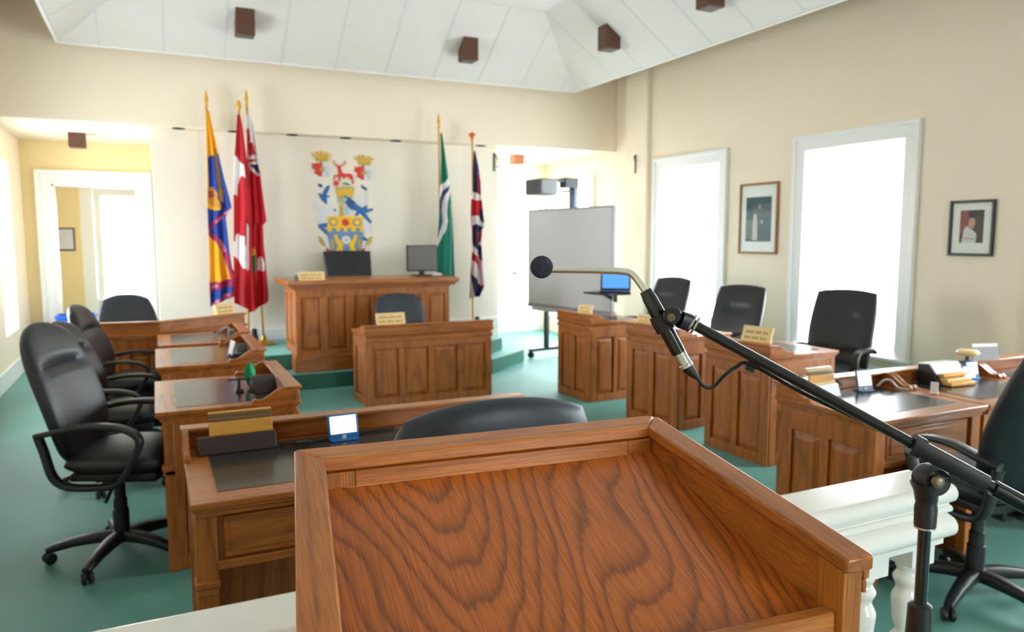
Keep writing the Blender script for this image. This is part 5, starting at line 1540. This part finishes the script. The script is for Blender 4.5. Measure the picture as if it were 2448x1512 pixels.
def desk_screen(label, loc, rz, w=0.12, h=0.10, frame='blue'):
    r = thing('desk_display', label, 'small display', loc, rz, 'small lit displays on the desks')
    T = RX(radians(-14))
    mb = MB(); mb.box(-w / 2, w / 2, -0.006, 0.006, 0.003, h, T); mb.box(-w / 2 * 0.9, w / 2 * 0.9, -0.02, 0.045, 0.0, 0.006)
    mb.build('housing', M[frame], r, bevel=0.004)
    mb = MB(); mb.box(-w / 2 + 0.008, w / 2 - 0.008, -0.0075, -0.005, h * 0.26, h - 0.008, T); mb.build('screen', M['screen_white'], r, smooth=False)
    mb = MB(); mb.box(-0.008, 0.008, -0.0078, -0.005, h * 0.06, h * 0.2, T); mb.build('button', M['lgrey'], r)
    return r
desk_screen('small blue framed display on the desk left of the near chair', (0.665, 2.955, 0.787), 0.06, 0.122, 0.105)
desk_screen('small dark blue framed display on the glossy right desk', (3.385, 2.72, 0.787), -0.12, 0.10, 0.115, 'bluegrey')
desk_screen('small blue framed display in front of the dark box at the right edge', (4.13, 2.64, 0.787), -0.3, 0.085, 0.095)
desk_screen('small blue framed display rightmost at the edge of the photo', (4.25, 2.70, 0.787), -0.2, 0.085, 0.10)

bx = thing('document_box', 'dark open box holding gold edged papers on the far right desk', 'box', (3.99, 2.73, 0.787), -0.05)
mb = MB(); mb.prism([(-0.10, 0), (0.05, 0), (0.05, 0.10), (-0.02, 0.105)], -0.11, 0.11, Matrix(((0, 0, 1, 0), (1, 0, 0, 0), (0, 1, 0, 0), (0, 0, 0, 1))))
mb.build('case', M['black'], bx, bevel=0.005)
mb = MB(); mb.prism([(-0.022, 0.106), (0.05, 0.101), (0.05, 0.108), (-0.03, 0.113), (-0.075, 0.062), (-0.07, 0.056)], -0.115, 0.115, Matrix(((0, 0, 1, 0), (1, 0, 0, 0), (0, 1, 0, 0), (0, 0, 0, 1))))
mb.build('lid', M['lgrey'], bx, bevel=0.002)
for z, m_, y in ((0.045, 'honey', -0.10), (0.022, 'plate', -0.125), (0.003, 'honey', -0.15)):
    mb = MB(); mb.box(-0.09, 0.10, y, -0.06, z, z + 0.018); mb.build('paper_stack', M[m_], bx, bevel=0.003)
lm = thing('desk_lamp', 'cream topped round desk lamp behind the dark box at the right', 'lamp', (4.33, 2.79, 0.862), 0)
mb = MB(); mb.lathe([(0.05, 0), (0.05, 0.008), (0.014, 0.014), (0.012, 0.05)], 20); mb.build('base', M['dgrey'], lm)
mb = MB(); mb.lathe([(0.01, 0.045), (0.055, 0.045), (0.062, 0.06), (0.05, 0.075), (0.01, 0.08)], 24); mb.build('shade', M['plate'], lm)
sg = thing('tent_card', 'white and grey tent card standing at the far right desk', 'card', (4.52, 2.8, 0.862), -0.25)
mb = MB(); mb.box(-0.09, 0.09, -0.003, 0.003, 0.0, 0.10, RX(radians(-12))); mb.build('card', M['grey'], sg)
mb = MB(); mb.box(-0.09, 0.09, -0.005, -0.002, 0.08, 0.10, RX(radians(-12))); mb.build('white_band', M['white'], sg)
mb = MB()
mb.tube(smooth_path([(3.50, 2.74, 0.80), (3.53, 2.72, 0.835), (3.56, 2.70, 0.83), (3.565, 2.66, 0.799), (3.60, 2.62, 0.795)], 6), 0.006, 8)
tag(mb.build('eyeglasses_cord', M['lgrey']), 'shiny looped wire lying by the gallery of the glossy right desk', 'wire')
pc_ = thing('place_card', 'thin white upright card on the joint of the two right desks', 'card', (3.655, 2.52, 0.787), 0.5)
mb = MB(); mb.box(-0.012, 0.012, -0.02, 0.02, 0, 0.004); mb.box(-0.004, 0.004, -0.018, 0.018, 0.0, 0.06); mb.build('card', M['white'], pc_)
mb = MB()
mb.tube(smooth_path([(0.42, 2.98, 0.793), (0.45, 2.96, 0.80), (0.50, 2.95, 0.796), (0.60, 2.99, 0.7935), (0.72, 3.02, 0.7935), (0.9, 3.04, 0.7935)], 6), 0.005, 8)
mb.box(0.475, 0.525, 2.935, 2.965, 0.787, 0.803)
tag(mb.build('desk_cable', M['rubber']), 'black cable with a small plug on the desk left of the lectern', 'cable')

# on the nearest left desk: green cloth, dark wedge, pen stand, paper
mb = MB()
n = 14; vs = []; fs = []
for j in range(n + 1):
    for i in range(n + 1):
        s, t_ = i / n, j / n
        vs.append((0.05 * (s - 0.5) * (0.4 + 0.9 * sin(pi * min(1, t_ * 0.9))), 0.012 * sin(6 * s + 3 * t_), 0.13 * t_))
for j in range(n):
    for i in range(n): a = j * (n + 1) + i; fs.append((a, a + 1, a + n + 2, a + n + 1))
mb.add(vs, fs)
o = tag(mb.build('green_pennant', M['green_cloth'], ang=180, solid=0.004), 'bright green folded cloth standing on the nearest left desk', 'cloth'); o.location = (0.455, 4.24, 0.789); o.rotation_euler = (0, 0, 0.4)
r = thing('wedge_holder', 'dark brown wedge shaped holder beside the green cloth', 'holder', (0.50, 4.10, 0.787), 0.3)
mb = MB(); mb.prism([(-0.05, 0), (0.05, 0), (0.02, 0.085), (-0.01, 0.09)], -0.06, 0.06, Matrix(((0, 0, 1, 0), (1, 0, 0, 0), (0, 1, 0, 0), (0, 0, 0, 1)))); mb.build('body', M['darkbrown'], r, bevel=0.004)
r = thing('pen_stand', 'small black pen stand with a crossed pen on the nearest left desk', 'pen stand', (0.385, 4.16, 0.787), 0.0)
mb = MB(); mb.box(-0.02, 0.02, -0.035, 0.035, 0, 0.016); mb.lathe([(0.009, 0.016), (0.006, 0.07)], 10); mb.build('stand', M['black'], r, bevel=0.003)
mb = MB(); mb.tube([(-0.055, 0, 0.062), (0.07, 0.02, 0.058)], 0.005, 8); mb.build('pen', M['black'], r)
r = thing('desk_card', 'white card in a dark stand on the middle left desk', 'card', (0.47, 5.42, 0.787), 0.2)
mb = MB(); mb.box(-0.035, 0.055, -0.035, 0.035, 0, 0.02); mb.build('stand', M['dgrey'], r, bevel=0.004)
mb = MB(); mb.box(-0.004, 0.004, -0.04, 0.04, 0.0, 0.10, TR(-0.02, 0, 0.01) @ RY(radians(14))); mb.build('card', M['white'], r)
r = thing('wedge_holder', 'dark wedge shaped holder behind the white card on the middle left desk', 'holder', (0.53, 5.52, 0.787), 0.1)
mb = MB(); mb.prism([(-0.05, 0), (0.05, 0), (0.02, 0.07), (-0.01, 0.075)], -0.03, 0.04, Matrix(((0, 0, 1, 0), (1, 0, 0, 0), (0, 1, 0, 0), (0, 0, 0, 1)))); mb.build('body', M['dgrey'], r, bevel=0.004)
mb = MB(); mb.tube(smooth_path([(0.43, 6.55, 0.797), (0.48, 6.58, 0.83), (0.53, 6.60, 0.86), (0.555, 6.60, 0.835), (0.565, 6.57, 0.82)], 6), 0.008, 8)
mb.box(0.54, 0.59, 6.54, 6.60, 0.787, 0.84)
tag(mb.build('desk_microphone', M['grey']), 'small grey desk microphone on the farthest left desk', 'microphone')

# blue bin beyond the corner desk
bb = thing('recycling_bin', 'blue plastic bin on the floor before the left doorway', 'bin', (-0.90, 10.9, 0))
mb = MB()
o1 = [(-0.17, -0.13), (0.17, -0.13), (0.17, 0.13), (-0.17, 0.13)]; o2 = [(-0.21, -0.165), (0.21, -0.165), (0.21, 0.165), (-0.21, 0.165)]
vs = [(x, y, 0) for x, y in o1] + [(x, y, 0.62) for x, y in o2] + [(x * 0.94, y * 0.94, 0.62) for x, y in o2] + [(x * 0.9, y * 0.9, 0.03) for x, y in o1]
fs = [(3, 2, 1, 0)] + [(k, (k + 1) % 4, 4 + (k + 1) % 4, 4 + k) for k in range(4)] + [(4 + k, 4 + (k + 1) % 4, 8 + (k + 1) % 4, 8 + k) for k in range(4)] + [(8 + k, 8 + (k + 1) % 4, 12 + (k + 1) % 4, 12 + k) for k in range(4)] + [(12, 13, 14, 15)]
mb.add(vs, fs); mb.build('tub', M['blue_bin'], bb, smooth=False)
mb = MB(); mb.box(-0.222, 0.222, -0.178, -0.16, 0.595, 0.63); mb.box(-0.222, 0.222, 0.16, 0.178, 0.595, 0.63); mb.box(-0.222, -0.205, -0.16, 0.16, 0.595, 0.63); mb.box(0.205, 0.222, -0.16, 0.16, 0.595, 0.63)
mb.build('rim', M['blue_bin'], bb, bevel=0.004)

# ------------------------------------------------------------------ daylight
W = bpy.data.worlds.new('sky'); scene.world = W; W.use_nodes = True
nt = W.node_tree; bgn = nt.nodes['Background']
tc = N(nt, 'ShaderNodeTexCoord'); sp = N(nt, 'ShaderNodeSeparateXYZ'); nt.links.new(tc.outputs['Generated'], sp.inputs[0])
rp = N(nt, 'ShaderNodeValToRGB')
rp.color_ramp.elements[0].position = 0.42; rp.color_ramp.elements[0].color = (0.72, 0.76, 0.76, 1)
rp.color_ramp.elements[1].position = 0.55; rp.color_ramp.elements[1].color = (0.89, 0.95, 1.0, 1)
mr = N(nt, 'ShaderNodeMapRange'); mr.inputs[1].default_value = -1; mr.inputs[2].default_value = 1
nt.links.new(sp.outputs[2], mr.inputs[0]); nt.links.new(mr.outputs[0], rp.inputs[0])
nt.links.new(rp.outputs[0], bgn.inputs['Color'])
bgn.inputs['Strength'].default_value = 11.0

def portal(name, loc, rot, w, h):
    l = bpy.data.lights.new(name, 'AREA'); l.shape = 'RECTANGLE'; l.size = w; l.size_y = h
    l.cycles.is_portal = True
    o = bpy.data.objects.new(name, l); COL.objects.link(o); o.location = loc; o.rotation_euler = rot
zm = (WZ0 + WZ1) / 2; hh = WZ1 - WZ0
for a, b in rwin: portal('daylight_portal', (XR + WT + 0.05, (a + b) / 2, zm), (0, pi / 2, 0), hh, b - a)
for a, b in lwin: portal('daylight_portal', (XL - WT - 0.05, (a + b) / 2, zm), (0, -pi / 2, 0), hh, b - a)
for xx in (2.3,): portal('daylight_portal', (xx, YBACK - 0.33, zm), (pi / 2, 0, pi), 1.2, hh)
portal('daylight_portal', (XR + 0.42, 10.55, 1.35), (0, pi / 2, 0), 2.1, 1.1)
portal('daylight_portal', (-0.455, 14.75, 1.42), (-pi / 2, 0, 0), 0.6, 1.75)

# ------------------------------------------------------------------ camera
cam = bpy.data.cameras.new('camera'); co = bpy.data.objects.new('camera', cam); COL.objects.link(co)
cam.sensor_width = 36.0; cam.lens = 36.0 * 1790 / 2448
cam.clip_start = 0.02
co.location = (0, 0, 1.6)
co.rotation_euler = (pi / 2 - math.atan(188 / 1790), 0, -radians(25.6))
cam.dof.use_dof = True; cam.dof.focus_distance = 1.12; cam.dof.aperture_fstop = 6.3
scene.camera = co

scene.view_settings.view_transform = 'Standard'
scene.view_settings.look = 'None'
scene.view_settings.gamma = 1.0
scene.view_settings.use_curve_mapping = False
scene.view_settings.exposure = 1.28
scene.cycles.max_bounces = 8
scene.cycles.diffuse_bounces = 5
scene.cycles.glossy_bounces = 3
scene.cycles.transparent_max_bounces = 8
scene.cycles.caustics_reflective = False
scene.cycles.caustics_refractive = False
scene.cycles.sample_clamp_indirect = 6.0
scene.cycles.use_denoising = True
